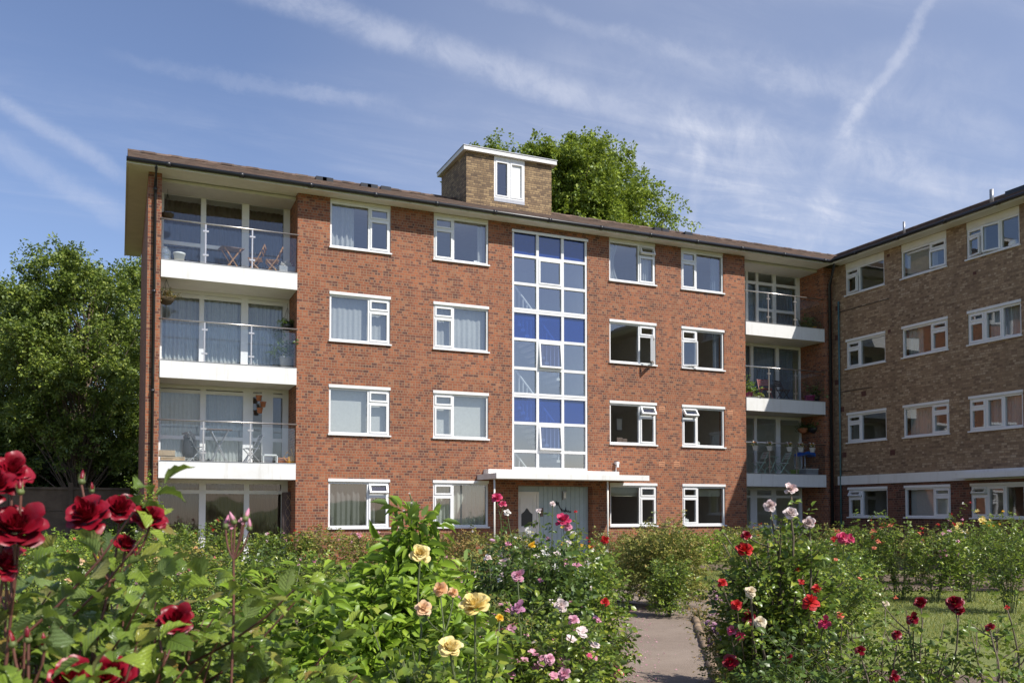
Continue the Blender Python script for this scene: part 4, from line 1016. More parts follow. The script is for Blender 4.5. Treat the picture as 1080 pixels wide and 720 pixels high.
# ------------------------------------------------------------------ balcony things
def bars(name, par, m, segs, r=0.012, n=6):
    b = MB()
    for s in segs: b.tube(s, r, n)
    return b.build(name, M[m], par, smooth=True)

def fold_chair(label, x, y, z, rz, fm, sm, group='folding chairs on the balconies'):
    t = empty('folding_chair', (x, y, z), label, 'chair', group, rz)
    for s in (-1, 1):
        b = MB(); b.xf = Matrix.Translation((0, s * .20, 0)); b.tube([(.24, 0, 0), (-.08, 0, .46), (-.26, 0, .84)], .014, 6); b.build('leg', M[fm], t)
        b = MB(); b.tube([(-.24, s * .17, 0), (.20, s * .17, .45)], .014, 6); b.build('leg', M[fm], t)
    b = MB()
    for i in range(5): b.box(-.16 + i * .075, -.10 + i * .075, -.19, .19, .44, .455)
    b.build('seat', M[sm], t)
    b = MB()
    for i in range(3): b.box(-.245 + .035 * (2 - i) - .02, -.232 + .035 * (2 - i) - .02, -.20, .20, .60 + i * .085, .66 + i * .085)
    b.build('backrest', M[sm], t)
    return t

def fold_table(label, x, y, z, rz, fm, tm, w=.62, d=.45, h=.68):
    t = empty('folding_table', (x, y, z), label, 'table', None, rz)
    b = MB()
    for i in range(6): b.box(-w / 2, w / 2, -d / 2 + i * d / 6 + .004, -d / 2 + (i + 1) * d / 6 - .004, h - .02, h)
    b.build('tabletop', M[tm], t)
    for s in (-1, 1):
        for q in (-1, 1):
            b = MB(); b.tube([(q * w * .36, s * d * .42, 0), (-q * w * .36, s * (d * .42 - .03 * (q > 0)), h - .02)], .015, 6); b.build('leg', M[fm], t)
    return t

def pot(label, name, x, y, z, r, h, m, cat='pot', group=None, plant=None):
    t = empty(name, (x, y, z), label, cat, group)
    b = MB(); b.lathe([(r * .72, 0), (r * .95, h * .85), (r * 1.06, h * .86), (r * 1.06, h), (r * .9, h), (r * .88, h * .9), (0.01, h * .88)], n=16); b.build('pot_body', M[m], t, smooth=True)
    if plant:
        rng = np.random.default_rng(int(x * 100)); n = plant[0]
        P = np.array([0, 0, h]) + np.abs(rng.normal(0, 1, (n, 3))) * np.array([0, 0, plant[1]]) + rng.normal(0, 1, (n, 3)) * np.array([r, r, 0.03])
        link('plant', leaves_mesh('plant', *compound(rng, P, rng.normal(0, 1, (n, 3)), plant[2], 'far'), 'far', M[plant[3]]), t)
    return t

z4, z3, z2 = 8.10, 5.45, 2.80
fold_table('wooden folding table with a dark top on the top left balcony', ax(244, 25.6, 265), 25.6, z4, 0.15, 'wood', 'table_wood')
fold_chair('wooden folding chair nearer the table on the top left balcony', ax(270, 25.6, 270), 25.6, z4, PI - .25, 'wood', 'wood')
fold_chair('wooden folding chair at the far right of the top left balcony', ax(288, 25.6, 270), 25.6, z4, PI - .1, 'wood', 'wood')
pot('cream bucket standing on the top left balcony', 'bucket', ax(189, 25.35, 268), 25.35, z4, .15, .33, 'plastic_white', 'bucket')
t = empty('water_bottle', (ax(174.5, 25.35, 265), 25.35, z4), 'big clear plastic water bottle at the left end of the top balcony', 'bottle')
b = MB(); b.lathe([(.12, 0), (.14, .03), (.14, .16), (.125, .19), (.14, .22), (.14, .34), (.06, .42), (.05, .46), (.01, .47)], n=16); b.build('bottle_body', M['clearp'], t, smooth=True)
t = empty('planter_box', (ax(302, 25.5, 278), 25.5, z4), 'grey box with a white plant at the right end of the top left balcony', 'planter')
b = MB(); b.box(-.22, .22, -.15, .15, 0, .3); b.build('box', M['grey_box'], t, bevel=.01)
rng = np.random.default_rng(3); link('plant', leaves_mesh('plant', *compound(rng, np.array([0, 0, .32]) + rng.normal(0, .8, (90, 3)) * np.array([.12, .08, .04]), rng.normal(0, 1, (90, 3)), .06, 'far'), 'far', PET['white']), t)

def basket(label, x, y, z, r, drop, m='moss', lm='leaf_olive', n=140):
    t = empty('hanging_basket', (x, y, z), label, 'hanging basket', 'hanging baskets on the balconies')
    b = MB(); b.lathe([(.02, -r * .9), (r * .6, -r * .75), (r * .95, -r * .3), (r, 0), (r * .9, 0.01)], n=14); b.build('bowl', M[m], t, smooth=True)
    bars('chain', t, 'black', [[(r * .95 * math.cos(a), r * .95 * math.sin(a), 0), (0, 0, drop)] for a in (0.3, 2.4, 4.5)] + [[(0, 0, drop), (0, 0, drop + .12)]], .005, 4)
    if n:
        rng = np.random.default_rng(int(abs(x) * 91)); P = np.array([0, 0, .05]) + rng.normal(0, 1, (n, 3)) * np.array([r * .6, r * .6, r * .3])
        link('plant', leaves_mesh('plant', *compound(rng, P, rng.normal(0, 1, (n, 3)), .045, 'far'), 'far', M[lm]), t)
    return t
basket('bare brown hanging basket over the left end of the top balcony', ax(176.5, 25.4, 232), 25.4, float(at(176.5, 231, 24.1)[2]), .17, .55, n=0)
basket('mossy hanging basket over the left end of the middle left balcony', ax(175, 25.3, 320), 25.3, float(at(175, 318, 24)[2]), .21, .50, 'moss', 'leaf_dry', 160)
basket('dark leafy hanging basket by the right wall of the middle left balcony', ax(303, 25.5, 344), 25.5, float(at(303, 344, 25.2)[2]), .17, .5, 'black', 'leaf_dark', 160)
pot('dark planter with bushy leaves at the right end of the middle left balcony', 'planter_pot', ax(303, 25.5, 370), 25.6, z3, .2, .42, 'grey_box', 'planter', None, (110, .3, .08, 'leaf_dark'))
fold_chair('metal folding chair with a black jacket over it on the lowest left balcony', ax(205, 25.55, 470), 25.55, z2, 0.3, 'grey', 'grey')
b = MB(); b.lathe([(.16, 0), (.19, .12), (.17, .4), (.13, .62), (.04, .7)], n=10); t = b.build('jacket', M['bag'], smooth=True); t.location = (ax(200, 25.5, 470), 25.5, z2 + .16)
tag(t, 'black and grey jacket hung over the metal chair on the lowest left balcony', 'jacket')
fold_table('metal folding table with a thin dark top on the lowest left balcony', ax(231, 25.6, 465), 25.6, z2, 0.0, 'grey', 'table_wood', .66, .4, .95)
fold_chair('metal folding chair right of the table on the lowest left balcony', ax(266, 25.6, 470), 25.6, z2, PI + .2, 'grey', 'grey')
t = empty('stool', (ax(284.5, 25.35, 480), 25.35, z2), 'white plastic step stool on the lowest left balcony', 'stool')
b = MB(); b.box(-.17, .17, -.13, .13, .24, .28); b.build('seat', M['plastic_white'], t, bevel=.008)
for sx_ in (-1, 1):
    b = MB(); b.poly([(sx_ * .17, -.13, .24), (sx_ * .17, .13, .24), (sx_ * .2, .15, 0), (sx_ * .2, -.15, 0)]); b.box(sx_ * .185 - .012, sx_ * .185 + .012, -.14, .14, 0, .24); b.build('leg', M['plastic_white'], t)
pot('terracotta pot beside the white stool on the lowest left balcony', 'terracotta_pot', ax(296, 25.4, 480), 25.4, z2, .11, .2, 'terracotta')
pot('terracotta pot by the orange can on the lowest left balcony', 'terracotta_pot', ax(303.5, 25.4, 480), 25.4, z2, .11, .2, 'terracotta')
t = empty('watering_can', (ax(307.5, 25.3, 480), 25.3, z2), 'orange watering can at the right end of the lowest left balcony', 'watering can')
b = MB(); b.lathe([(.11, 0), (.12, .05), (.11, .22), (.06, .26)], n=12); b.build('can_body', M['orange_p'], t, smooth=True)
bars('spout', t, 'orange_p', [[(.1, 0, .08), (-.02, 0, .46)]], .018); bars('handle', t, 'orange_p', [[(-.1, 0, .08), (-.22, 0, .2), (-.12, 0, .36), (.02, 0, .27)]], .014)
for i, (lab, zz) in enumerate((('lower slatted wooden crate on the floor of the lowest left balcony', 0), ('upper wooden crate stacked at the left of the lowest left balcony', .17))):
    t = empty('wooden_crate', (ax(176 if i else 182, 25.4, 480), 25.4, z2 + zz), lab, 'crate', 'wooden crates on the balcony')
    for s in (-1, 1):
        b = MB()
        for j in range(3): b.box(-.3 + i * .1, .3 - i * .1, s * .17 - .008, s * .17 + .008, .01 + j * .052, .05 + j * .052)
        b.build('side', M['pale_wood'], t)
    b = MB(); b.box(-.3 + i * .1, .3 - i * .1, -.16, .16, .0, .012); b.build('bottom', M['pale_wood'], t)
for i, (px, py, lab) in enumerate(((273, 420, 'topmost small terracotta pot hanging on the cord outside the lowest left balcony door'), (277.5, 426.5, 'middle terracotta pot of the three hanging by the lowest left balcony'), (274, 433, 'lowest terracotta pot of the three hanging by the lowest left balcony'))):
    x = ax(px, 25.9, py); zz = float(at(px, py + 2.5, x * math.sin(YAW) + 25.9 * math.cos(YAW))[2]); t = pot(lab, 'hanging_pot', x, 25.9, zz, .085, .15, 'terracotta', 'pot', 'hanging terracotta pots')
    b = MB(); b.tube([(0, 0, .15), (0, 0, 4.97 - zz)], .005, 4); b.build('cord', M['plastic_white'], t)
t = empty('rolled_rug', (ax(303, 25.9, 540), 25.9, 0.05), 'tall rolled brown patterned rug leaning by the ground floor glazing', 'rug')
b = MB(); b.tube([(0, 0, 0), (0.02, 0.02, 2.0)], .17, 14); b.build('roll', M['rug'], t, smooth=True)
b = MB()
for k in range(2):
    b.tube([(-.03 + .07 * math.sin(i * .7 + k * 3) + i * .0008, -.172 - 0.0, .1 + i * .065) for i in range(29)], .006, 4)
b.build('pattern', M['pale_wood'], t)
# right balconies
pot('dark leafy potted plant on the top right balcony near the wall', 'potted_plant', ax(851, 25.5, 335), 25.5, z4, .14, .2, 'black', 'plant', None, (120, .16, .07, 'leaf_dark'))
pot('small yellow pot on the top right balcony', 'small_pot', ax(859, 25.2, 340), 25.2, z4, .07, .12, 'orange_p')
pot('white flowered pot in the corner of the top right balcony', 'potted_plant', ax(855, 25.35, 340), 25.35, z4, .1, .12, 'plastic_white', 'plant', None, (60, .07, .05, 'leaf_olive'))
pot('magenta pot with upright grass at the left of the middle right balcony', 'potted_plant', ax(790, 25.3, 412), 25.3, z3, .15, .26, 'purple', 'plant', None, (70, .16, .09, 'leaf_bright'))
pot('dark magenta tub at the right end of the middle right balcony', 'tub', ax(854, 25.5, 415), 25.5, z3, .2, .3, 'purple', 'tub')
pot('black bushy plant beside the dark magenta tub on the middle right balcony', 'potted_plant', ax(862, 25.4, 412), 25.4, z3, .16, .25, 'black', 'plant', None, (140, .2, .09, 'leaf_dark'))
fold_chair('bright red backed folding chair on the middle right balcony', ax(807, 25.6, 410), 25.6, z3, -PI / 2 - .3, 'chair_red', 'chair_red')
fold_chair('dark folding chair on the middle right balcony', ax(825, 25.6, 410), 25.6, z3, -PI / 2 + .2, 'chair_dark', 'chair_dark')
pot('white lacy flower pot at the foot of the red chair on the right balcony', 'potted_plant', ax(798, 25.25, 417), 25.25, z3, .14, .1, 'plastic_white', 'plant', None, (80, .07, .06, 'leaf_olive'))
fold_chair('mint green folding chair left on the lowest right balcony', ax(801, 25.6, 490), 25.6, z2, PI - .2, 'pale_green', 'plastic_white')
fold_chair('mint green folding chair in the middle of the lowest right balcony', ax(825, 25.6, 490), 25.6, z2, PI - .2, 'pale_green', 'plastic_white')
fold_table('small mint folding table between the green chairs on the lowest right balcony', ax(813, 25.9, 485), 25.95, z2, 0, 'pale_green', 'pale_green', .5, .4, .7)
pot('lime green tub on the lowest right balcony', 'tub', ax(838, 25.25, 495), 25.25, z2, .17, .2, 'green_pot', 'tub')
t = empty('storage_box', (ax(853, 25.25, 495), 25.25, z2), 'pale grey storage box on the lowest right balcony', 'box')
b = MB(); b.box(-.28, .28, -.18, .18, 0, .22); b.build('box', M['grey_box'], t, bevel=.01); b = MB(); b.box(-.29, .29, -.19, .19, .221, .25); b.build('lid', M['plastic_white'], t)
t = empty('toy_slide', (ax(852, 25.7, 485), 25.7, z2), 'curved bright blue plastic slide on the lowest right balcony', 'slide')
b = MB(); pr = [(-.45, .72), (-.2, .80), (.1, .78), (.32, .62), (.44, .38), (.50, .05)]
for p, q in zip(pr[:-1], pr[1:]): b.poly([(p[0], -.2, p[1]), (q[0], -.2, q[1]), (q[0], .2, q[1]), (p[0], .2, p[1])]); b.poly([(p[0], -.2, p[1]), (p[0], -.2, p[1] + .1), (q[0], -.2, q[1] + .1), (q[0], -.2, q[1])]); b.poly([(p[0], -.21, p[1] + .1), (p[0], -.21, p[1]), (q[0], -.21, q[1]), (q[0], -.21, q[1] + .1)]); b.poly([(p[0], .2, p[1]), (q[0], .2, q[1]), (q[0], .2, q[1] + .1), (p[0], .2, p[1] + .1)])
b.build('chute', M['blue_plastic'], t)
bars('frame', t, 'clearp', [[(-.45, -.18, 0), (-.45, -.18, .75)], [(-.45, .18, 0), (-.45, .18, .75)], [(-.3, -.18, 0), (-.3, -.18, .78)]], .03, 8)
for i, (px, lab) in enumerate(((797, 'leftmost white rail planter with orange flowers on the lowest right balcony'), (812, 'second white rail planter from the left on the lowest right balcony'), (833, 'third white rail planter from the left on the lowest right balcony'), (845, 'fourth white rail planter, in shade, on the lowest right balcony'), (857, 'rightmost white rail planter on the lowest right balcony'))):
    x = ax(px, 24.9, 472); t = empty('rail_planter', (x, 24.9, 3.62), lab, 'planter', 'white planters hooked on the balcony rail')
    b = MB(); b.lathe([(.10, 0), (.15, .2), (.16, .21), (.14, .21)], n=4); b.xf = None; o = b.build('trough', M['trough'], t); o.scale = (1.0, .7, .8); o.rotation_euler = (0, 0, PI / 4 * 0)
    bars('hook', t, 'plastic_white', [[(s * .08, -.02, .2), (s * .08, .03, .34), (s * .08, .1, .34)] for s in (-1, 1)], .012, 5)
    rng = np.random.default_rng(i + 5); n = 26; P = np.array([0, 0, .22]) + rng.normal(0, 1, (n, 3)) * np.array([.09, .04, .02]); link('plant', leaves_mesh('plant', *compound(rng, P, rng.normal(0, 1, (n, 3)), .04, 'far'), 'far', M['leaf_olive']), t)
    for k in range(4): place('flower', rose('golden' if k % 2 else 'coral', 'tiny')[k % 3], t, (rng.uniform(-.1, .1), rng.uniform(-.05, .03), .28), .08, (0, -.5, 1), rng)
basket('leafy hanging basket with red pot over the lowest right balcony', ax(847, 25.9, 448), 25.9, float(at(847, 450, 32.4)[2]), .2, .4, 'terracotta', 'leaf_laurel', 200)
basket('dark green hanging basket by the right wall of the lowest right balcony', ax(858, 25.6, 449), 25.6, float(at(858, 450, 32.4)[2]), .22, .4, 'black', 'leaf_laurel', 220)

# ------------------------------------------------------------------ ground, lawn, beds and paths
def sheet(name, pts, z, m, kind='structure', sub=0):
    b = MB(); b.poly([(x, y, z) for x, y in pts]); o = b.build(name, M[m]); return tag(o, kind=kind)
sheet('woodland_floor', [(-60, 24), (0.55, 25.5), (0.55, 70), (-60, 70)], 0.006, 'soil')
sheet('lawn', [(-300, -300), (300, -300), (300, 400), (-300, 400)], 0.0, 'lawn')
BEDS = [
 [(-8, 0.2), (0.3, 0.3), (3.9, 6.9), (5.9, 10.1), (7.0, 12.0), (7.5, 14), (7.5, 19), (5.5, 19), (3.5, 15), (-2, 13), (-8, 13)],
 [(8.78, 10.6), (10.3, 10.9), (10.2, 15.8), (8.76, 15.8)],
 [(1.7, 1.0), (4.92, 6.5), (7.0, 9.75), (7.35, 10.3), (8.3, 9.6), (6.4, 6.6), (7.3, 5.6), (9.0, 3.6), (7, -1)],
 [(11.4, 13.3), (16.0, 11.4), (21, 9.5), (22.5, 13), (14.5, 17.2)],
 [(11.8, 19.5), (21, 16), (22, 18), (12.5, 22)],
 [(-4, 23.2), (23.5, 23.2), (23.5, 24.98), (-4, 24.98)],
 [(-14, 14), (-4, 17), (2, 20), (1, 22.5), (-14, 22)],
]
for i, p in enumerate(BEDS): sheet('flower_bed', p, 0.012 + 0.001 * i, 'soil')
sheet('garden_path', [(0.35, 0.2), (1.6, 0.2), (4.87, 6.5), (6.96, 9.75), (7.30, 10.25), (7.58, 10.4), (7.58, 12.25), (7.25, 12.2), (5.99, 10.2), (3.96, 6.9)], 0.024, 'path')
sheet('garden_path', [(7.58, 9.9), (8.72, 9.4), (8.72, 23.2), (7.58, 23.2)], 0.028, 'path')
sheet('garden_path', [(7.585, 21.5), (13.6, 22.0), (13.6, 25.2), (11.0, 25.2), (11.0, 23.1), (7.585, 22.9)], 0.032, 'path')
def edging(label, pts, w=0.05, h=0.05):
    t = MB(); rng = random.Random(label); k = 0
    for (p, q) in zip(pts[:-1], pts[1:]):
        P, Q = Vector((*p, 0)), Vector((*q, 0)); n = max(1, int((Q - P).length / 0.42))
        for i in range(n):
            a, c = P.lerp(Q, i / n), P.lerp(Q, (i + .97) / n)
            j = [Vector((rng.uniform(-.012, .012), rng.uniform(-.012, .012), h * .45 + rng.uniform(-.012, .012))) for _ in range(3)]
            t.tube([a + j[0], (a + c) / 2 + j[1], c + j[2]], [w * .9, w * rng.uniform(.9, 1.1), w * .9], 8)
    o = t.build('path_edging', M['stone'], smooth=True)
    return tag(o, label, 'edging', 'stone edgings of the garden paths')
edging('rough stone edging along the right side of the path by the tall blush rose', [(3.5, 4.3), (4.85, 6.53), (6.95, 9.78), (7.33, 10.35)])
edging('stone edging along the left side of the path by the pink roses', [(2.6, 4.9), (3.90, 6.95), (5.93, 10.25), (7.2, 12.3)], .05, .07)
edging('low edging round the bed at the path junction under the round shrubs', [(8.77, 10.6), (8.76, 12), (8.78, 14), (8.76, 15.8)], .035, .05)
# grass blades where the lawn shows
def inside(P, poly):
    x, y = P[:, 0], P[:, 1]; c = np.zeros(len(P), bool); j = len(poly) - 1
    for i in range(len(poly)):
        xi, yi = poly[i]; xj, yj = poly[j]
        c ^= ((yi > y) != (yj > y)) & (x < (xj - xi) * (y - yi) / (yj - yi + 1e-12) + xi); j = i
    return c
rng = np.random.default_rng(77); reg = [(7.3, 7.0), (9.5, 5.5), (17, 8.0), (17, 12), (14, 23), (9, 22), (8.76, 10)]
Pg = rng.uniform((6, 4, 0), (18, 23, 0), (330000, 3)); k = inside(Pg, reg)
for bd in BEDS: k &= ~inside(Pg, bd)
k &= ~((Pg[:, 0] > 7.5) & (Pg[:, 0] < 8.76)); k &= (rng.uniform(0, 1, len(Pg)) < np.clip(9.0 / np.hypot(Pg[:, 0], Pg[:, 1]), .2, 1)); Pg = Pg[k]; n = len(Pg)
hgt = rng.uniform(.022, .055, n)[:, None]; az = rng.uniform(0, 2 * PI, n); sd = np.stack([np.cos(az), np.sin(az), 0 * az], 1) * rng.uniform(.003, .006, n)[:, None]
le = rng.normal(0, .02, (n, 3)) * np.array([1, 1, 0])
V = np.stack([Pg - sd, Pg + sd, Pg + le + hgt * np.array([0, 0, 1])], 1).reshape(-1, 3)
tag(link('grass', np_mesh('grass', V, np.arange(3 * n).reshape(-1, 3), M['blade'], False)), kind='stuff')
# fallen petals and dry leaves along the edges of the path
n = 900; t = rng.uniform(0, 1, n)[:, None]; s = rng.choice([0, 1], n)
A_ = np.where(s[:, None] == 0, np.array([[3.6, 6.3]]), np.array([[4.7, 6.2]])); B_ = np.where(s[:, None] == 0, np.array([[7.3, 12.2]]), np.array([[7.5, 10.6]]))
Q = A_ + (B_ - A_) * t + rng.normal(0, .10, (n, 2)); P = np.concatenate([Q, np.full((n, 1), .034)], 1)
tag(link('leaf_litter', leaves_mesh('leaf_litter', P, rng.normal(0, 1, (n, 3)) * np.array([1, 1, .1]), np.array([0, 0, 1]) + rng.normal(0, .2, (n, 3)), rng.uniform(.015, .04, n), 'far', M['leaf_dry'])), kind='stuff')

n = 420; t = rng.uniform(0, 1, n)[:, None]; Q = np.array([[3.9, 6.6]]) + np.array([[3.3, 5.4]]) * t + np.abs(rng.normal(0, .22, (n, 1))) * np.array([[.85, -.53]]); P = np.concatenate([Q, np.full((n, 1), .034)], 1)
tag(link('fallen_petals', leaves_mesh('fallen_petals', P, rng.normal(0, 1, (n, 3)) * np.array([1, 1, .1]), np.array([0, 0, 1]) + rng.normal(0, .2, (n, 3)), rng.uniform(.012, .028, n), 'far', PET['pink'])), kind='stuff')
# ------------------------------------------------------------------ trees and the far boundary
def tree(label, px, d, top_py, cr, cb, seed, nclump, nleaf, leaf, lm, trunk_r, group=None, name='tree', squash=1.0, cl=.24, hh=None, flat=1.0, sq=2.5):
    rng = np.random.default_rng(seed); base = gp(px, d); h = hh or float(at(px, top_py, d)[2]); root = empty(name, base, label, 'tree', group)
    c = np.array([0, 0, (h + cb) / 2]); ez = (h - cb) / 2
    dirs = unit(rng.normal(0, 1, (nclump, 3))); dirs = dirs / (np.abs(dirs) ** sq).sum(1, keepdims=True) ** (1 / sq); rad = rng.uniform(0.35, 1.0, nclump) ** 0.55 * rng.uniform(.82, 1.08, nclump)
    C = c + dirs * rad[:, None] * np.array([cr, cr, ez]) * (1 - cl * .55); C[:, 2] = np.where(C[:, 2] > c[2], c[2] + (C[:, 2] - c[2]) * flat, C[:, 2])
    st = MB(); tp = np.array([rng.normal(0, .1 * cr), rng.normal(0, .1 * cr), h * .78])
    st.tube([(0, 0, 0), tuple(tp * .3 + np.array([.1, 0, 0])), tuple(tp * .65), tuple(tp)], [trunk_r, trunk_r * .8, trunk_r * .5, trunk_r * .15], 9)
    P = []; D = []
    for q in C:
        t0 = np.clip((q[2] - abs(rng.normal(.25, .08)) * h - 0.1 * np.hypot(*q[:2])) / h, .12, .7); s0 = tp * (t0 / .78)
        m_ = (s0 + q) / 2 + np.array([0, 0, .08 * h * rng.uniform(-.3, 1)]); bz = bezier(s0, m_, q, 6)
        r0 = trunk_r * .30 * (1 - t0 * .6); st.tube([tuple(p) for p in bz], [r0 * (1 - .8 * x) for x in np.linspace(0, 1, 6)], 5, cap=False)
        k = int(nleaf / nclump * rng.uniform(.6, 1.4)); sg = cr * cl * rng.uniform(.7, 1.2)
        # short twigs inside the clump, leaves strung along them
        tw = max(4, k // 14)
        for _ in range(tw):
            e = q + np.clip(rng.normal(0, 1, 3), -1.5, 1.5) * np.array([sg, sg, sg * .8 * squash]) * .62; s = q + (e - q) * .2 + rng.normal(0, .1 * sg, 3)
            m2 = k // tw + 1; tt = rng.uniform(.1, 1.1, m2)[:, None]
            P.append(s + (e - s) * tt + rng.normal(0, .10 * sg, (m2, 3)) - np.array([0, 0, .06 * sg]) * tt ** 2); D.append(unit((e - s)[None]).repeat(m2, 0) * .6 + rng.normal(0, .6, (m2, 3)) - np.array([0, 0, .15]))
        if rng.uniform() < .6: st.tube([tuple(bz[-2]), tuple(q + rng.normal(0, .5 * sg, 3))], [r0 * .3, r0 * .08], 4, cap=False)
    P = np.concatenate(P); D = np.concatenate(D)
    link('crown', leaves_mesh('crown', *compound(rng, P, D, leaf, 'far', .7), 'far', M[lm]), root)
    st.build('trunk', M['bark'], root, smooth=True); return root

tree('tall airy ash like tree left of the block, highest at the left', 80, 35, 236, 3.3, 2.0, 5, 120, 26000, .11, 'leaf_tree', .16, 'trees left of the block', cl=.26)
tree('broad green tree cut by the left edge of the photo', 6, 37, 282, 3.3, 1.6, 6, 100, 22000, .115, 'leaf_tree', .18, 'trees left of the block', cl=.28)
tree('tree half hidden behind the left end of the block', 138, 40, 240, 3.0, 2.0, 8, 80, 14000, .10, 'leaf_tree', .15, 'trees left of the block', cl=.28)
tree('darker tree standing behind the ash at the far left', 45, 46, 300, 4.2, 1.0, 9, 60, 9000, .14, 'leaf_laurel', .2, 'trees left of the block', cl=.3)
tree('large sunlit plane tree rising behind the roof', 580, 52, 122, 7.0, 7.0, 14, 420, 125000, .165, 'leaf_plane', .4, None, cl=.18, flat=.84, sq=3.1)
tree('small tree tip showing above the roof right of the big plane tree', 736, 60, 238, 1.6, 10, 13, 26, 2200, .14, 'leaf_plane', .15, None, cl=.3)
t = empty('garden_wall', (-7, 31.6, 0), 'old grey concrete panel wall below the trees at the left', 'wall')
x = -14.0; k = 0
while x < 0.2:
    b = MB(); b.box(x - 7 * 0 + 7 - .07, x + 7 + .07, -.07, .07, 0, 2.42); b.build('post', M['concrete'], t)
    for z0, z1 in ((0, .75), (.76, 1.5), (1.51, 2.2)):
        b = MB(); b.box(x + 7 + .071, x + 7 + 1.80 - .071, -.03, .03, z0, z1); b.build('panel', M['concrete'], t)
    b = MB(); b.box(x + 7 + .071, x + 7 + 1.8 - .071, -.08, .08, 2.201, 2.27); b.build('coping', M['concrete'], t)
    x += 1.8
for i, (px, d, h, r, lab) in enumerate(((8, 36, 4.6, 2.3, 'dark laurel bush behind the concrete wall at the far left edge'), (52, 38, 5.4, 2.5, 'tall dark laurel in the middle behind the concrete wall'), (98, 38, 4.9, 2.3, 'dark laurel near the pale tree trunk behind the wall'), (138, 39, 5.4, 2.4, 'dark laurel beside the end of the brick block'))):
    bush(lab, px, d, h, r, 200 + i, .15, 'far', 'leaf_laurel', 30, .16, 5200, name='laurel_bush', cat='shrub', group='laurels behind the wall', cane='bark', stem_r=.03, comp='far')
bush('low leafy shrub in front of the concrete wall beside the brick pier', 122, 29, 1.5, 1.0, 210, .06, 'far', 'leaf_bright', 22, .1, 500, name='shrub', cat='shrub', group='shrubs in the far left bed')
bush('thin climbing plant on the brick pier at the left end of the block', 154.5, 22.7, 2.7, .14, 211, .05, 'far', 'leaf_bright', 7, .08, 60, name='climbing_plant', cat='climber', group=None)

# ------------------------------------------------------------------ the rose garden
GF, GL, GC, GR, GB = 'red roses close to the camera', 'roses left of the path', 'bushes by the path junction', 'roses right of the path', 'roses in the back beds'
# --- close red roses at the left
bush('near bush of velvety red roses at the left edge, petals cut by the photo', 10, 1.55, 1.42, .32, 1, .052, 'near', 'leaf_near', 20, .075, 60, hmin=.86, group=GF, cane='cane_red', stem_r=.005, shoot=3, bare=.3, lean=(-.05, .0),
  explicit=(('red', 12, 497, 1.55, .075, 'hi'), ('red', -4, 512, 1.5, .07, 'hi'), ('red', 16, 557, 1.50, .105, 'hi'), ('red', -8, 575, 1.55, .10, 'hi'), ('red', 4, 596, 1.50, .06, 'hi')),
  buds=(('red', 14, 683, 1.35, .03), ('red', 30, 678, 1.36, .028), ('red', 47, 686, 1.35, .03), ('red', 22, 522, 1.5, .03)))
bush('near bush of dark red roses with a cluster on one tall stem, lower left', 104, 1.80, 1.34, .34, 2, .050, 'near', 'leaf_near', 20, .075, 60, hmin=.86, group=GF, cane='cane_red', stem_r=.005, shoot=3, bare=.3,
  explicit=(('red', 92, 543, 1.75, .088, 'hi'), ('red', 126, 538, 1.82, .08, 'hi'), ('red', 158, 546, 1.80, .075, 'hi'), ('red', 132, 574, 1.78, .052, 'hi'), ('red', 184, 654, 1.70, .075, 'hi'), ('red', 74, 716, 1.5, .085, 'hi'), ('red', 118, 714, 1.52, .085, 'hi'), ('red', 100, 722, 1.5, .08, 'hi')),
  buds=(('red', 86, 511, 1.78, .033), ('red', 97, 520, 1.80, .024), ('red', 168, 664, 1.7, .03)))
bush('arching rose stem with a cluster of closed buds, at the left', 168, 1.78, 1.24, .16, 3, .056, 'near', 'leaf_near', 9, .085, 10, hmin=.8, group=GF, cane='cane_red', stem_r=.0042, footk=.05, shoot=2, bare=.35, lean=(.05, 0),
  explicit=(('pink', 244, 553, 1.80, .02, 'low'), ('pink', 256, 548, 1.80, .018, 'low')), buds=(('pink', 238, 558, 1.80, .034), ('pink', 248, 553, 1.80, .03), ('pink', 258, 550, 1.80, .032), ('pink', 263, 560, 1.80, .028)))
# --- leafy plants in front of the block, centre left
bush('bright green leafy perennial with a tall leafy spire, centre left', 402, 4.3, 1.38, .48, 11, .085, 'lance', 'leaf_bright', 30, .07, 500, name='leafy_perennial', cat='plant', group='leafy plants in the left bed', comp='full', shoot=6, cane='cane',
  egap=.22, fork=.01, explicit=(('blush', 432, 520, 4.3, .01, 'low'), ('blush', 426, 538, 4.3, .01, 'low'), ('blush', 440, 548, 4.35, .01, 'low'), ('blush', 434, 530, 4.25, .01, 'low'), ('blush', 421, 556, 4.25, .01, 'low')))
bush('bright green bushy perennial left of the one with the spire', 318, 4.1, 1.22, .46, 12, .08, 'lance', 'leaf_bright', 28, .07, 500, name='leafy_perennial', cat='plant', group='leafy plants in the left bed', shoot=6)
bush('dull green lobed plant with jagged leaves low in front of the bright perennials', 372, 3.3, .98, .36, 13, .075, 'lobed', 'leaf_lobed', 18, .07, 160, name='leafy_perennial', cat='plant', group='leafy plants in the left bed', shoot=4)
bush('low bright perennial at the lower edge of the photo below the spire', 408, 3.2, .95, .26, 14, .075, 'lance', 'leaf_bright', 20, .07, 200, name='leafy_perennial', cat='plant', group='leafy plants in the left bed', shoot=4)
bush('lower left yellowish green plant between the red roses and the perennials', 262, 3.1, .98, .36, 15, .06, 'mid', 'leaf_bright', 16, .07, 120, name='leafy_perennial', cat='plant', group='leafy plants in the left bed', shoot=4, flowers=(('white', .05, 4, 'tiny', .4),))
bush('sparse green rose bush low behind the near red roses', 150, 2.9, .98, .45, 16, .055, 'mid', 'leaf_rose', 13, .075, 60, group=GL, flowers=(('white', .05, 4, 'tiny', .3),))
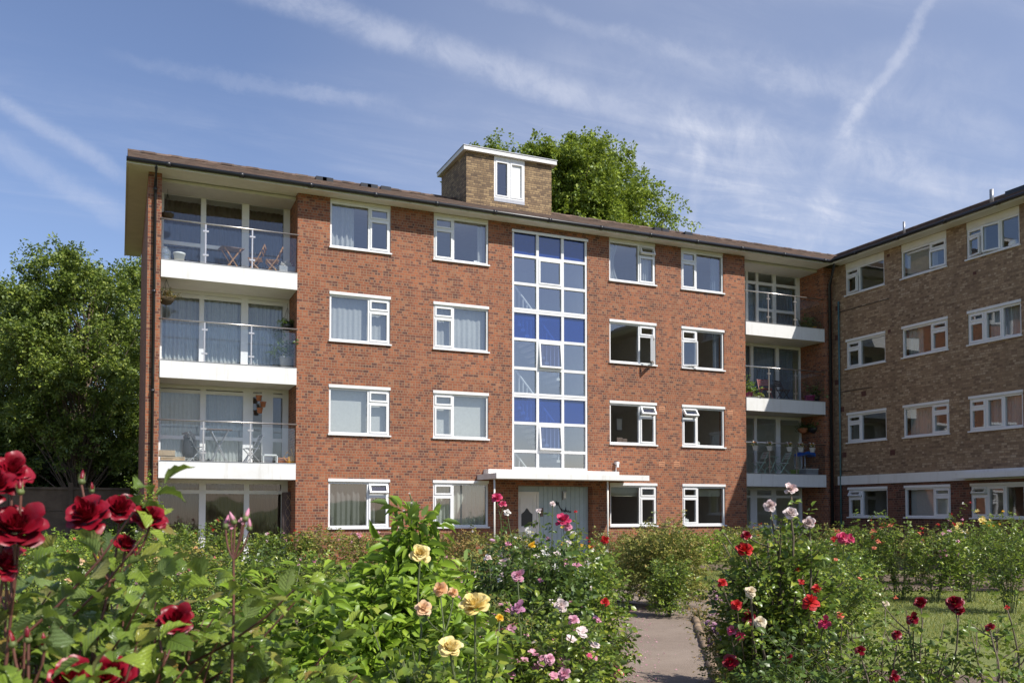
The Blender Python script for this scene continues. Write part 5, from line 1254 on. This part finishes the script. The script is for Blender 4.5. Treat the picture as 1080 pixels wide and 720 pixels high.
bush('small rose bush at the lower left corner behind the red blooms', 40, 2.6, .95, .40, 17, .055, 'mid', 'leaf_rose', 13, .075, 60, group=GL)
# --- yellow rose
bush('rose bush with large pale yellow blooms in the middle foreground', 470, 2.95, 1.16, .19, 21, .046, 'mid', 'leaf_rose', 12, .065, 60, hmin=.8, group=GL,
  explicit=(('yellow', 501, 637, 2.85, .105, 'hi'), ('yellow', 475, 683, 2.7, .078, 'hi'), ('yellow', 443, 584, 3.3, .085, 'hi'), ('apricot', 447, 640, 3.1, .062, 'mid'), ('apricot', 464, 620, 3.2, .055, 'mid'), ('apricot', 478, 624, 3.2, .04, 'mid'), ('golden', 527, 651, 3.9, .038, 'mid')))
# --- pink roses left of the path
bush('big pink rose bush with clusters of small pink flowers beside the path', 550, 5.0, 1.05, .42, 22, .04, 'mid', 'leaf_rose', 26, .055, 900, group=GL, shoot=7,
  flowers=(('pink', .048, 60, 'tiny', .2), ('deep_pink', .040, 18, 'tiny', .2), ('blush', .05, 14, 'tiny', .2)), explicit=(('pink', 605, 653, 4.7, .06, 'mid'), ('pink', 595, 710, 4.4, .06, 'mid'), ('pink', 546, 606, 5.0, .075, 'mid'), ('mauve', 546, 640, 4.7, .075, 'mid'), ('pink', 580, 694, 4.5, .05, 'mid'), ('pink', 539, 662, 4.6, .055, 'low'), ('blush', 592, 638, 4.9, .07, 'mid')))
bush('low pink rose with trailing clusters over the path edge, one orange bloom', 600, 5.9, .82, .30, 23, .038, 'mid', 'leaf_rose', 22, .055, 500, group=GL,
  flowers=(('pink', .042, 62, 'tiny', .2), ('deep_pink', .040, 34, 'tiny', .2)), explicit=(('scarlet', 638, 634, 5.8, .055, 'mid'),))
bush('tall dark leaved rose with blush blooms in front of the entrance', 548, 6.6, 1.42, .52, 24, .05, 'mid', 'leaf_dark', 24, .06, 700, group=GL,
  explicit=(('deep_pink', 524, 524, 6.6, .075, 'mid'), ('deep_pink', 530, 531, 6.6, .055, 'mid'), ('blush', 583, 531, 6.8, .04, 'mid'), ('white', 535, 540, 6.6, .05, 'mid'), ('golden', 561, 574, 6.4, .05, 'mid'), ('white', 557, 559, 6.6, .05, 'mid'), ('blush', 515, 588, 6.4, .06, 'mid'), ('blush', 530, 592, 6.4, .065, 'mid')), flowers=(('white', .05, 9, 'low', .6), ('blush', .06, 16, 'low', .45), ('pink', .06, 8, 'low', .4)))
bush('tall rose with one large raspberry and white bloom below the entrance lamp', 598, 7.4, 1.40, .50, 25, .046, 'mid', 'leaf_rose', 24, .06, 800, group=GL,
  explicit=(('deep_pink', 594, 548, 7.2, .12, 'hi'), ('pink', 599, 555, 7.2, .06, 'mid'), ('blush', 568, 538, 7.3, .045, 'mid'), ('scarlet', 607, 539, 7.4, .03, 'low'), ('white', 604, 562, 7.2, .05, 'mid')), flowers=(('white', .05, 14, 'low', .5), ('blush', .05, 12, 'low', .5), ('pink', .04, 30, 'tiny', .35)))
bush('airy pink cluster rose at the left of the yellow blooms', 492, 5.8, 1.06, .50, 26, .04, 'mid', 'leaf_olive', 22, .06, 300, group=GL, flowers=(('pink', .042, 55, 'tiny', .45), ('mauve', .040, 35, 'tiny', .45)))
bush('rose with small red and golden flowers at the end of the left bed', 616, 11.0, 1.32, .40, 27, .04, 'mid', 'leaf_rose', 18, .07, 500, group=GL, flowers=(('golden', .05, 14, 'low', .7), ('scarlet', .05, 9, 'low', .7), ('white', .05, 8, 'low', .6)), explicit=(('scarlet', 638, 569, 10.5, .09, 'mid'),))
bush('grey green low lavender like tuft on the left edge of the path', 647, 9.2, .40, .22, 28, .03, 'lance', 'leaf_lobed', 24, .03, 60, name='lavender', cat='plant', group=None, comp='single', shoot=2)
bush('small leaved rose with mixed pink flowers behind the big pink bush', 520, 8.6, 1.3, .55, 29, .042, 'mid', 'leaf_olive', 20, .065, 500, group=GL, flowers=(('pink', .045, 14, 'low', .6), ('mauve', .04, 12, 'tiny', .5)))
# --- round shrubs at the junction
bush('round dense green shrub at the path junction, the larger one', 697, 13.8, 1.50, .66, 31, .042, 'mid', 'leaf_olive', 34, .075, 2200, group=GC, shoot=7, name='round_shrub', cat='shrub')
bush('smaller shrub in front of the round one, at the path corner', 704, 12.6, .98, .27, 32, .04, 'mid', 'leaf_rose', 18, .065, 400, group=GC, name='round_shrub', cat='shrub')
bush('shrub beside the path left of the round one', 650, 18.0, 1.25, .50, 33, .042, 'far', 'leaf_olive', 22, .075, 700, group=GC, name='round_shrub', cat='shrub')
bush('yellow dying flower tuft at the corner of the junction bed', 738, 12.4, .20, .24, 34, .05, 'lance', 'leaf_dry', 16, .05, 40, group=None, name='wilted_plant', cat='plant', comp='single', shoot=2)
# --- tall blush rose and neighbours on the right
bush('tall blush white rose standing above its neighbours right of the path', 820, 6.4, 1.50, .34, 41, .052, 'mid', 'leaf_rose', 20, .065, 420, group=GR, cane='cane_old', stem_r=.011,
  explicit=(('blush', 834, 515, 6.3, .085, 'hi'), ('blush', 812, 533, 6.3, .08, 'hi'), ('blush', 834, 541, 6.2, .095, 'hi'), ('blush', 853, 551, 6.3, .08, 'hi'), ('cream', 792, 623, 5.9, .07, 'mid'), ('cream', 802, 655, 5.7, .07, 'mid')))
bush('rose with scattered bright red blooms left of the tall blush rose', 808, 6.9, 1.22, .30, 42, .046, 'mid', 'leaf_rose', 18, .065, 420, group=GR, cane='cane_old',
  explicit=(('scarlet', 785, 579, 6.2, 0.109, 'hi'), ('red', 787, 564, 6.2, 0.069, 'mid'), ('scarlet', 855, 633, 5.7, 0.098, 'mid'), ('scarlet', 762, 614, 6.2, 0.069, 'mid'), ('scarlet', 777, 637, 6.1, 0.069, 'mid'), ('red', 790, 650, 6.0, 0.092, 'mid'), ('deep_pink', 772, 664, 6.0, 0.069, 'mid'), ('deep_pink', 780, 670, 6.0, 0.057, 'mid'), ('scarlet', 861, 620, 6.0, 0.057, 'mid'), ('scarlet', 845, 613, 6.0, 0.046, 'low'), ('red', 770, 697, 5.8, 0.103, 'mid'), ('deep_pink', 869, 656, 5.7, 0.081, 'mid'), ('scarlet', 842, 600, 6.2, 0.040, 'low'), ('red', 829, 693, 5.6, 0.069, 'mid')))
bush('low mauve cluster rose hanging over the stone edging right of the path', 771, 7.6, .86, .22, 43, .032, 'mid', 'leaf_olive', 22, .055, 260, group=GR, flowers=(('mauve', .035, 80, 'tiny', .3), ('pink', .03, 18, 'tiny', .3)))
bush('green rose bush with few pink flowers right behind the tall blush rose', 872, 8.6, 1.16, .55, 44, .045, 'mid', 'leaf_rose', 18, .07, 300, group=GR, flowers=(('coral', .05, 4, 'low', .5), ('pink', .05, 4, 'low', .6)))
bush('rose with magenta and red blooms behind the tall blush rose on the right', 880, 10.5, 1.38, .50, 45, .046, 'mid', 'leaf_rose', 16, .075, 260, group=GR, explicit=(('deep_pink', 889, 566, 10, .12, 'mid'), ('deep_pink', 897, 568, 10, .10, 'mid'), ('scarlet', 880, 568, 10, .07, 'low')))
# --- sparse red roses in the right foreground
bush('leafy rose filling the gap under the near red blooms, large glossy leaves', 50, 2.1, 1.34, .40, 61, .050, 'near', 'leaf_near', 26, .07, 160, hmin=.82, group=GF, cane='cane_red', stem_r=.005, shoot=4, bare=.25)
bush('leafy rose with large pale glossy leaves right of the lone red bloom', 212, 2.25, 1.26, .30, 62, .050, 'near', 'leaf_near', 20, .07, 110, hmin=.82, group=GF, cane='cane_red', stem_r=.005, shoot=4, bare=.25)
bush('open rose with several dark red blooms in the right foreground', 972, 5.5, .92, .46, 51, .046, 'mid', 'leaf_rose', 12, .08, 40, group=GR, cane='cane_old', shoot=4, bare=.3, stem_r=.007,
  explicit=(('red', 971, 635, 5.5, .075, 'hi'), ('red', 963, 652, 5.4, .07, 'mid'), ('red', 946, 668, 5.4, .055, 'mid'), ('red', 943, 713, 5.0, .06, 'mid'), ('red', 907, 685, 5.2, .055, 'mid'), ('red', 1007, 635, 5.3, .09, 'hi'), ('red', 1011, 643, 5.3, .07, 'hi')))
bush('sparse rose at the lower right with one red bloom near the photo edge', 1050, 5.2, .90, .48, 52, .046, 'mid', 'leaf_rose', 12, .08, 40, group=GR, cane='cane_old', shoot=4, bare=.25, stem_r=.007, explicit=(('red', 1044, 661, 5.2, .055, 'mid'), ('scarlet', 1062, 640, 5.4, .03, 'low')))
bush('sparse green rose between the tall blush rose and the red foreground rose', 896, 5.8, .92, .42, 53, .044, 'mid', 'leaf_rose', 12, .075, 60, group=GR, cane='cane_old', shoot=4, explicit=(('coral', 886, 648, 5.8, .05, 'mid'), ('cream', 934, 636, 6.5, .05, 'mid')))
bush('leafy rose filling the lower right corner of the photo', 1075, 4.2, .80, .40, 54, .05, 'mid', 'leaf_rose', 9, .085, 40, group=GR, shoot=4)
bush('low rose at the bottom edge below the red foreground blooms', 1005, 4.3, .68, .36, 55, .046, 'mid', 'leaf_rose', 12, .075, 60, group=GR, shoot=4)
bush('low dense rose at the bottom edge under the tall blush rose', 838, 5.2, .74, .40, 56, .044, 'mid', 'leaf_dark', 16, .07, 160, group=GR, shoot=5)
# --- back beds, right
for i, (px, d, h, r, lm, fl, lab) in enumerate((
  (905, 15.6, 1.28, .62, 'leaf_rose', (('coral', 0.115, 12, 'low', .7), ('white', 0.092, 4, 'low', .6)), 'back bed rose with coral orange blooms, below the wing corner'),
  (948, 15.2, 1.45, .62, 'leaf_rose', (('coral', 0.103, 5, 'low', .6), ('scarlet', 0.069, 4, 'low', .8)), 'tall back bed rose under the first ground window of the wing'),
  (985, 14.8, 1.40, .60, 'leaf_rose', (('pink', 0.069, 9, 'low', .5), ('mauve', 0.057, 7, 'low', .4)), 'back bed rose with small pink flowers under the middle wing window'),
  (1022, 15.0, 1.38, .58, 'leaf_rose', (('yellow', 0.115, 9, 'low', .8),), 'back bed rose with pale yellow blooms near the right edge'),
  (1064, 13.2, 1.66, .62, 'leaf_rose', (('golden', 0.057, 5, 'low', .7),), 'tallest dark green rose of the back bed at the right edge'),
  (862, 14.2, 1.12, .55, 'leaf_rose', (('deep_pink', 0.092, 5, 'low', .7),), 'back bed rose with dark pink blooms behind the tall blush rose'),
  (836, 17.5, 1.15, .55, 'leaf_olive', (), 'olive green rose in the back bed below the right balconies'),
  (925, 18.8, 1.35, .65, 'leaf_rose', (('scarlet', 0.081, 4, 'low', .8),), 'second row rose below the first wing window'),
  (968, 18.4, 1.35, .65, 'leaf_olive', (('scarlet', 0.081, 4, 'low', .8),), 'second row olive rose below the middle wing window'),
  (1010, 18.0, 1.42, .65, 'leaf_rose', (('scarlet', 0.081, 5, 'low', .8), ('white', 0.081, 4, 'low', .6)), 'second row rose behind the yellow blooms at the right'),
  (1050, 17.6, 1.48, .65, 'leaf_rose', (('yellow', 0.103, 5, 'low', .8),), 'second row rose at the right with yellow tips'),
  (1085, 16.5, 1.45, .65, 'leaf_rose', (), 'second row rose cut by the right edge of the photo'),
  (888, 19.5, 1.3, .6, 'leaf_olive', (), 'back row rose in front of the corner drainpipes'),
  (805, 20.5, 1.22, .7, 'leaf_olive', (('scarlet', 0.069, 4, 'low', .7),), 'bush in front of the lowest right balcony'),
  (850, 21.5, 1.3, .7, 'leaf_rose', (('scarlet', 0.069, 5, 'low', .7),), 'bush in front of the right ground floor recess'),
  (775, 19.0, 1.05, .65, 'leaf_olive', (), 'olive bush below the right ground floor window'))):
    bush(lab, px, d, h * 1.04, r * .78, 300 + i, .05, 'far', lm, 15, .08, 170, fl, group=GB)
# --- against the block
for i, (px, d, h, r, lm, fl, lab) in enumerate((
  (720, 25.2, .95, .9, 'leaf_bright', (), 'light green shrub under the ground window right of the entrance'),
  (752, 25.8, 1.05, .9, 'leaf_bright', (('cream', 0.069, 10, 'low', .6),), 'pale flecked shrub under the window next to the right balconies'),
  (690, 24.0, 1.0, .8, 'leaf_olive', (('golden', 0.081, 5, 'low', .7),), 'shrub with golden specks under the window right of the entrance'),
  (780, 27.0, 1.15, .8, 'leaf_olive', (), 'olive shrub at the brick corner of the right balconies'),
  (485, 21.8, 1.15, .9, 'leaf_dry', (), 'dry brownish bush under the ground window left of the entrance'),
  (455, 22.6, 1.05, .8, 'leaf_olive', (('deep_pink', 0.069, 5, 'low', .7),), 'olive bush left of the dry bush under the entrance side window'),
  (340, 22.8, 1.25, .9, 'leaf_olive', (('scarlet', 0.081, 9, 'low', .6),), 'rose with red specks under the window with the charcoal curtain'),
  (385, 22.6, 1.05, .8, 'leaf_olive', (('pink', 0.103, 10, 'low', .7), ('coral', 0.092, 5, 'low', .7)), 'rose with pink blooms in front of the charcoal curtained window'),
  (300, 22.4, 1.2, .8, 'leaf_rose', (('pink', 0.081, 5, 'low', .6),), 'rose at the brick corner right of the ground floor glazing'),
  (255, 21.8, 1.15, .8, 'leaf_rose', (('blush', 0.081, 7, 'low', .6),), 'rose in front of the middle of the ground floor glazing'),
  (215, 19.0, 1.42, .7, 'leaf_rose', (('scarlet', 0.081, 5, 'low', .7),), 'tall rose with orange red flowers before the ground floor glazing'),
  (178, 21.0, 1.25, .8, 'leaf_rose', (('white', 0.081, 5, 'low', .7),), 'rose in front of the left end of the ground floor glazing'),
  (530, 20.6, 1.2, .8, 'leaf_olive', (('blush', 0.092, 7, 'low', .6),), 'bush in front of the entrance door'))):
    bush(lab, px, d, h, r, 340 + i, .06, 'far', lm, 20, .1, 420, fl, group=GB)
# --- left beds
for i, (px, d, h, r, lm, fl, lab, tp) in enumerate((
  (22, 9.5, 1.05, .65, 'leaf_rose', (('coral', 0.103, 9, 'low', .6), ('golden', 0.092, 4, 'low', .6)), 'left bed rose with orange and yellow blooms behind the red roses', 'mid'),
  (62, 8.6, 1.02, .62, 'leaf_rose', (('yellow', 0.092, 5, 'low', .6), ('mauve', 0.057, 9, 'low', .3), ('apricot', 0.081, 5, 'low', .4)), 'left bed rose with a lemon yellow bloom and pale pink flowers', 'mid'),
  (105, 8.0, .95, .6, 'leaf_dark', (('mauve', 0.057, 10, 'low', .3),), 'dark leaved left bed rose with tiny mauve flowers', 'mid'),
  (150, 9.6, 1.1, .6, 'leaf_rose', (('apricot', 0.103, 5, 'low', .7), ('pink', 0.057, 5, 'low', .4)), 'left bed rose with peach blooms right of the red cluster', 'mid'),
  (195, 8.8, 1.0, .55, 'leaf_rose', (('pink', 0.057, 5, 'low', .5),), 'leafy left bed rose behind the lone red bloom', 'mid'),
  (200, 13.0, 1.15, .65, 'leaf_olive', (('apricot', 0.069, 5, 'low', .6),), 'olive left bed rose below the ground floor glazing', 'far'),
  (240, 12.0, 1.0, .6, 'leaf_rose', (('deep_pink', 0.069, 5, 'low', .5),), 'left bed rose behind the cluster of closed buds', 'far'),
  (283, 13.5, 1.02, .55, 'leaf_dark', (), 'dark small rose beside the lawn gap at the left', 'far'),
  (320, 12.5, 1.10, .6, 'leaf_rose', (('pink', 0.057, 5, 'low', .6),), 'rose behind the bright perennials at the left', 'far'),
  (440, 12.0, 1.05, .6, 'leaf_olive', (('deep_pink', 0.069, 7, 'low', .7),), 'rose behind the leafy spire in front of the block', 'far'),
  (480, 13.5, 1.0, .55, 'leaf_olive', (('pink', 0.069, 9, 'low', .6),), 'faded pink rose behind the yellow blooms', 'far'),
  (130, 15.0, 1.1, .8, 'leaf_rose', (('golden', 0.081, 4, 'low', .6),), 'rose with few golden flowers in the far left bed', 'far'),
  (70, 16.0, 1.1, .8, 'leaf_rose', (('coral', 0.092, 7, 'low', .6),), 'rose with coral flowers in the far left bed', 'far'),
  (15, 17.0, 1.15, .9, 'leaf_rose', (), 'rose in the far left bed at the photo edge', 'far'),
  (45, 23.0, 1.1, 1.0, 'leaf_bright', (), 'light green shrub before the concrete wall', 'far'),
  (100, 22.0, 1.15, 1.0, 'leaf_bright', (), 'light green shrub before the concrete wall, nearer the brick pier', 'far'),
  (5, 24.0, 1.1, 1.0, 'leaf_olive', (), 'olive shrub before the concrete wall at the far left', 'far'),
  (165, 17.5, 1.25, .7, 'leaf_rose', (('white', 0.081, 4, 'low', .6),), 'rose with white blooms below the brick pier of the block', 'far'))):
    bush(lab, px, d, h, r, 380 + i, .05 if tp == 'mid' else .055, tp, lm, 20, .075, 420, fl, group='roses in the left beds')

# ------------------------------------------------------------------ sky, sun, camera
SUN = Vector((0.60, -1.0, 1.28)).normalized()
sun_d = bpy.data.lights.new('sun', 'SUN'); sun_d.energy = 5.0; sun_d.angle = R(0.53); sun_d.color = (1.0, 0.955, 0.88)
sun = bpy.data.objects.new('sun', sun_d); COL.objects.link(sun); sun.rotation_euler = (-SUN).to_track_quat('-Z', 'Y').to_euler(); sun.location = (20, -30, 40)
w = bpy.data.worlds.new('World'); sc.world = w; w.use_nodes = True; nt = w.node_tree; nt.nodes.clear()
out = nt.nodes.new('ShaderNodeOutputWorld'); bg = nt.nodes.new('ShaderNodeBackground'); L(nt, bg.outputs[0], out.inputs[0])
sky = nt.nodes.new('ShaderNodeTexSky'); sky.sky_type = 'NISHITA'; sky.sun_disc = False
sky.sun_elevation = math.asin(SUN.z); sky.sun_rotation = math.atan2(SUN.x, SUN.y); sky.air_density = 1.0; sky.dust_density = 0.6; sky.ozone_density = 3.0; sky.altitude = 50
bg.inputs['Strength'].default_value = 0.138
tc = nt.nodes.new('ShaderNodeTexCoord'); nrm = N(nt, 'ShaderNodeVectorMath', operation='NORMALIZE'); L(nt, tc.outputs['Generated'], nrm.inputs[0])
sp = N(nt, 'ShaderNodeSeparateXYZ'); L(nt, nrm.outputs[0], sp.inputs[0])
zc = math_n(nt, 'MAXIMUM', sp.outputs[2], 0.06)
pl = N(nt, 'ShaderNodeCombineXYZ'); L(nt, math_n(nt, 'DIVIDE', sp.outputs[0], zc), pl.inputs[0]); L(nt, math_n(nt, 'DIVIDE', sp.outputs[1], zc), pl.inputs[1])
def noise(scale, det, vec, rot=0.0, st=(1, 1, 1), rough=0.6, dist=0.0):
    mpn = N(nt, 'ShaderNodeMapping'); mpn.inputs['Rotation'].default_value = (0, 0, rot); mpn.inputs['Scale'].default_value = st; L(nt, vec, mpn.inputs[0])
    n_ = N(nt, 'ShaderNodeTexNoise', i_Scale=scale, i_Detail=det, i_Roughness=rough, i_Distortion=dist); L(nt, mpn.outputs[0], n_.inputs['Vector']); return n_.outputs[0]
def smooth(v, a, b):
    m_ = N(nt, 'ShaderNodeMapRange', interpolation_type='SMOOTHSTEP'); L(nt, v, m_.inputs[0]); m_.inputs[1].default_value = a; m_.inputs[2].default_value = b; return m_.outputs[0]
n_big = noise(0.9, 4, pl.outputs[0], R(-35), (0.5, 1.2, 1)); n_fib = noise(3.2, 10, pl.outputs[0], R(-52), (0.5, 2.2, 1), .68, .9); n_fine = noise(14.0, 6, nrm.outputs[0], 0, (1, 1, 1), .7)
mott = smooth(noise(16.0, 9, nrm.outputs[0], R(20), (1, 1.6, 1), .68, .4), .30, .68)
veil = math_n(nt, 'MULTIPLY', smooth(n_big, .38, .68), math_n(nt, 'ADD', math_n(nt, 'MULTIPLY', math_n(nt, 'MULTIPLY', smooth(n_fib, .35, .75), math_n(nt, 'ADD', math_n(nt, 'MULTIPLY', mott, .7), .5)), .75), .15))
def dirv(px, py):
    v = at(px, py, 1.0) - np.array([0, 0, EYE]); return Vector(v).normalized()
right = dirv(820, 190); dot = N(nt, 'ShaderNodeVectorMath', operation='DOT_PRODUCT'); L(nt, nrm.outputs[0], dot.inputs[0]); dot.inputs[1].default_value = right
region = smooth(dot.outputs['Value'], .84, .985)
cloud = math_n(nt, 'ADD', math_n(nt, 'MULTIPLY', veil, math_n(nt, 'ADD', math_n(nt, 'MULTIPLY', region, .30), .16)), math_n(nt, 'ADD', math_n(nt, 'MULTIPLY', region, .16), .03))
STREAK = [((230, -25), (660, 118), .022, .42, .0045, 1), ((640, 100), (1000, 200), .03, .26, .006, 1), ((-20, 95), (140, 190), .012, .30, .003, 1), ((-20, 140), (140, 235), .018, .22, .005, 1),
          ((990, -12), (884, 150), .009, .30, .005, 1), ((905, 100), (846, 275), .020, .30, .006, 1), ((470, -20), (760, 70), .012, .16, .006, 1), ((120, 60), (420, 110), .010, .14, .006, 1), ((760, 60), (1090, 150), .02, .18, .008, 1), ((900, 160), (1090, 215), .03, .22, .008, 1), ((742, 140), (726, 245), .010, .34, .002, 1), ((300, 90), (480, 135), .012, .10, .004, 1), ((700, 130), (900, 262), .05, .22, .008, 1), ((560, 60), (1080, 90), .04, .12, .01, 1)]
for p, q, wd, inten, wob, _ in STREAK:
    d1, d2 = dirv(*p), dirv(*q); nv = d1.cross(d2).normalized(); mid = (d1 + d2).normalized(); tan = nv.cross(mid).normalized(); hl = abs(d1.dot(tan))
    a_ = N(nt, 'ShaderNodeVectorMath', operation='DOT_PRODUCT'); L(nt, nrm.outputs[0], a_.inputs[0]); a_.inputs[1].default_value = nv
    v_ = math_n(nt, 'ADD', a_.outputs['Value'], math_n(nt, 'MULTIPLY', math_n(nt, 'SUBTRACT', n_fine, .5), wob * 6))
    across = smooth(math_n(nt, 'ABSOLUTE', v_), wd, wd * .1)
    b_ = N(nt, 'ShaderNodeVectorMath', operation='DOT_PRODUCT'); L(nt, nrm.outputs[0], b_.inputs[0]); b_.inputs[1].default_value = tan
    along = smooth(math_n(nt, 'ABSOLUTE', b_.outputs['Value']), hl * 1.15, hl * .7)
    s_ = math_n(nt, 'MULTIPLY', math_n(nt, 'MULTIPLY', across, along), math_n(nt, 'MULTIPLY', math_n(nt, 'ADD', math_n(nt, 'MULTIPLY', mott, .95), .30), inten * .68))
    cloud = math_n(nt, 'ADD', cloud, s_)
cloud = math_n(nt, 'MINIMUM', cloud, .8)
col = mixc(nt, cloud, mixc(nt, 1.0, sky.outputs[0], (0.89, 0.835, 0.90), 'MULTIPLY'), (4.7, 4.9, 5.6))
L(nt, col, bg.inputs['Color'])

cam_d = bpy.data.cameras.new('camera'); cam = bpy.data.objects.new('camera', cam_d); COL.objects.link(cam); sc.camera = cam
cam.location = (0, 0, EYE); cam.rotation_euler = (R(90) + PITCH, 0, -YAW)
cam_d.sensor_width = 36; cam_d.lens = 36 * FPX / 1080; cam_d.shift_y = (CY - 360) / 1080; cam_d.clip_start = 0.05; cam_d.clip_end = 2000
cam_d.dof.use_dof = True; cam_d.dof.focus_distance = 12.0; cam_d.dof.aperture_fstop = 9.0
vs = sc.view_settings; vs.view_transform = 'Standard'; vs.look = 'None'; vs.exposure = 0.28; vs.gamma = 1.0; vs.use_curve_mapping = False
sc.render.engine = 'CYCLES'; sc.cycles.max_bounces = 8; sc.cycles.transparent_max_bounces = 16; sc.cycles.use_denoising = True
sc.cycles.sample_clamp_indirect = 6.0; sc.cycles.caustics_reflective = False; sc.cycles.caustics_refractive = False
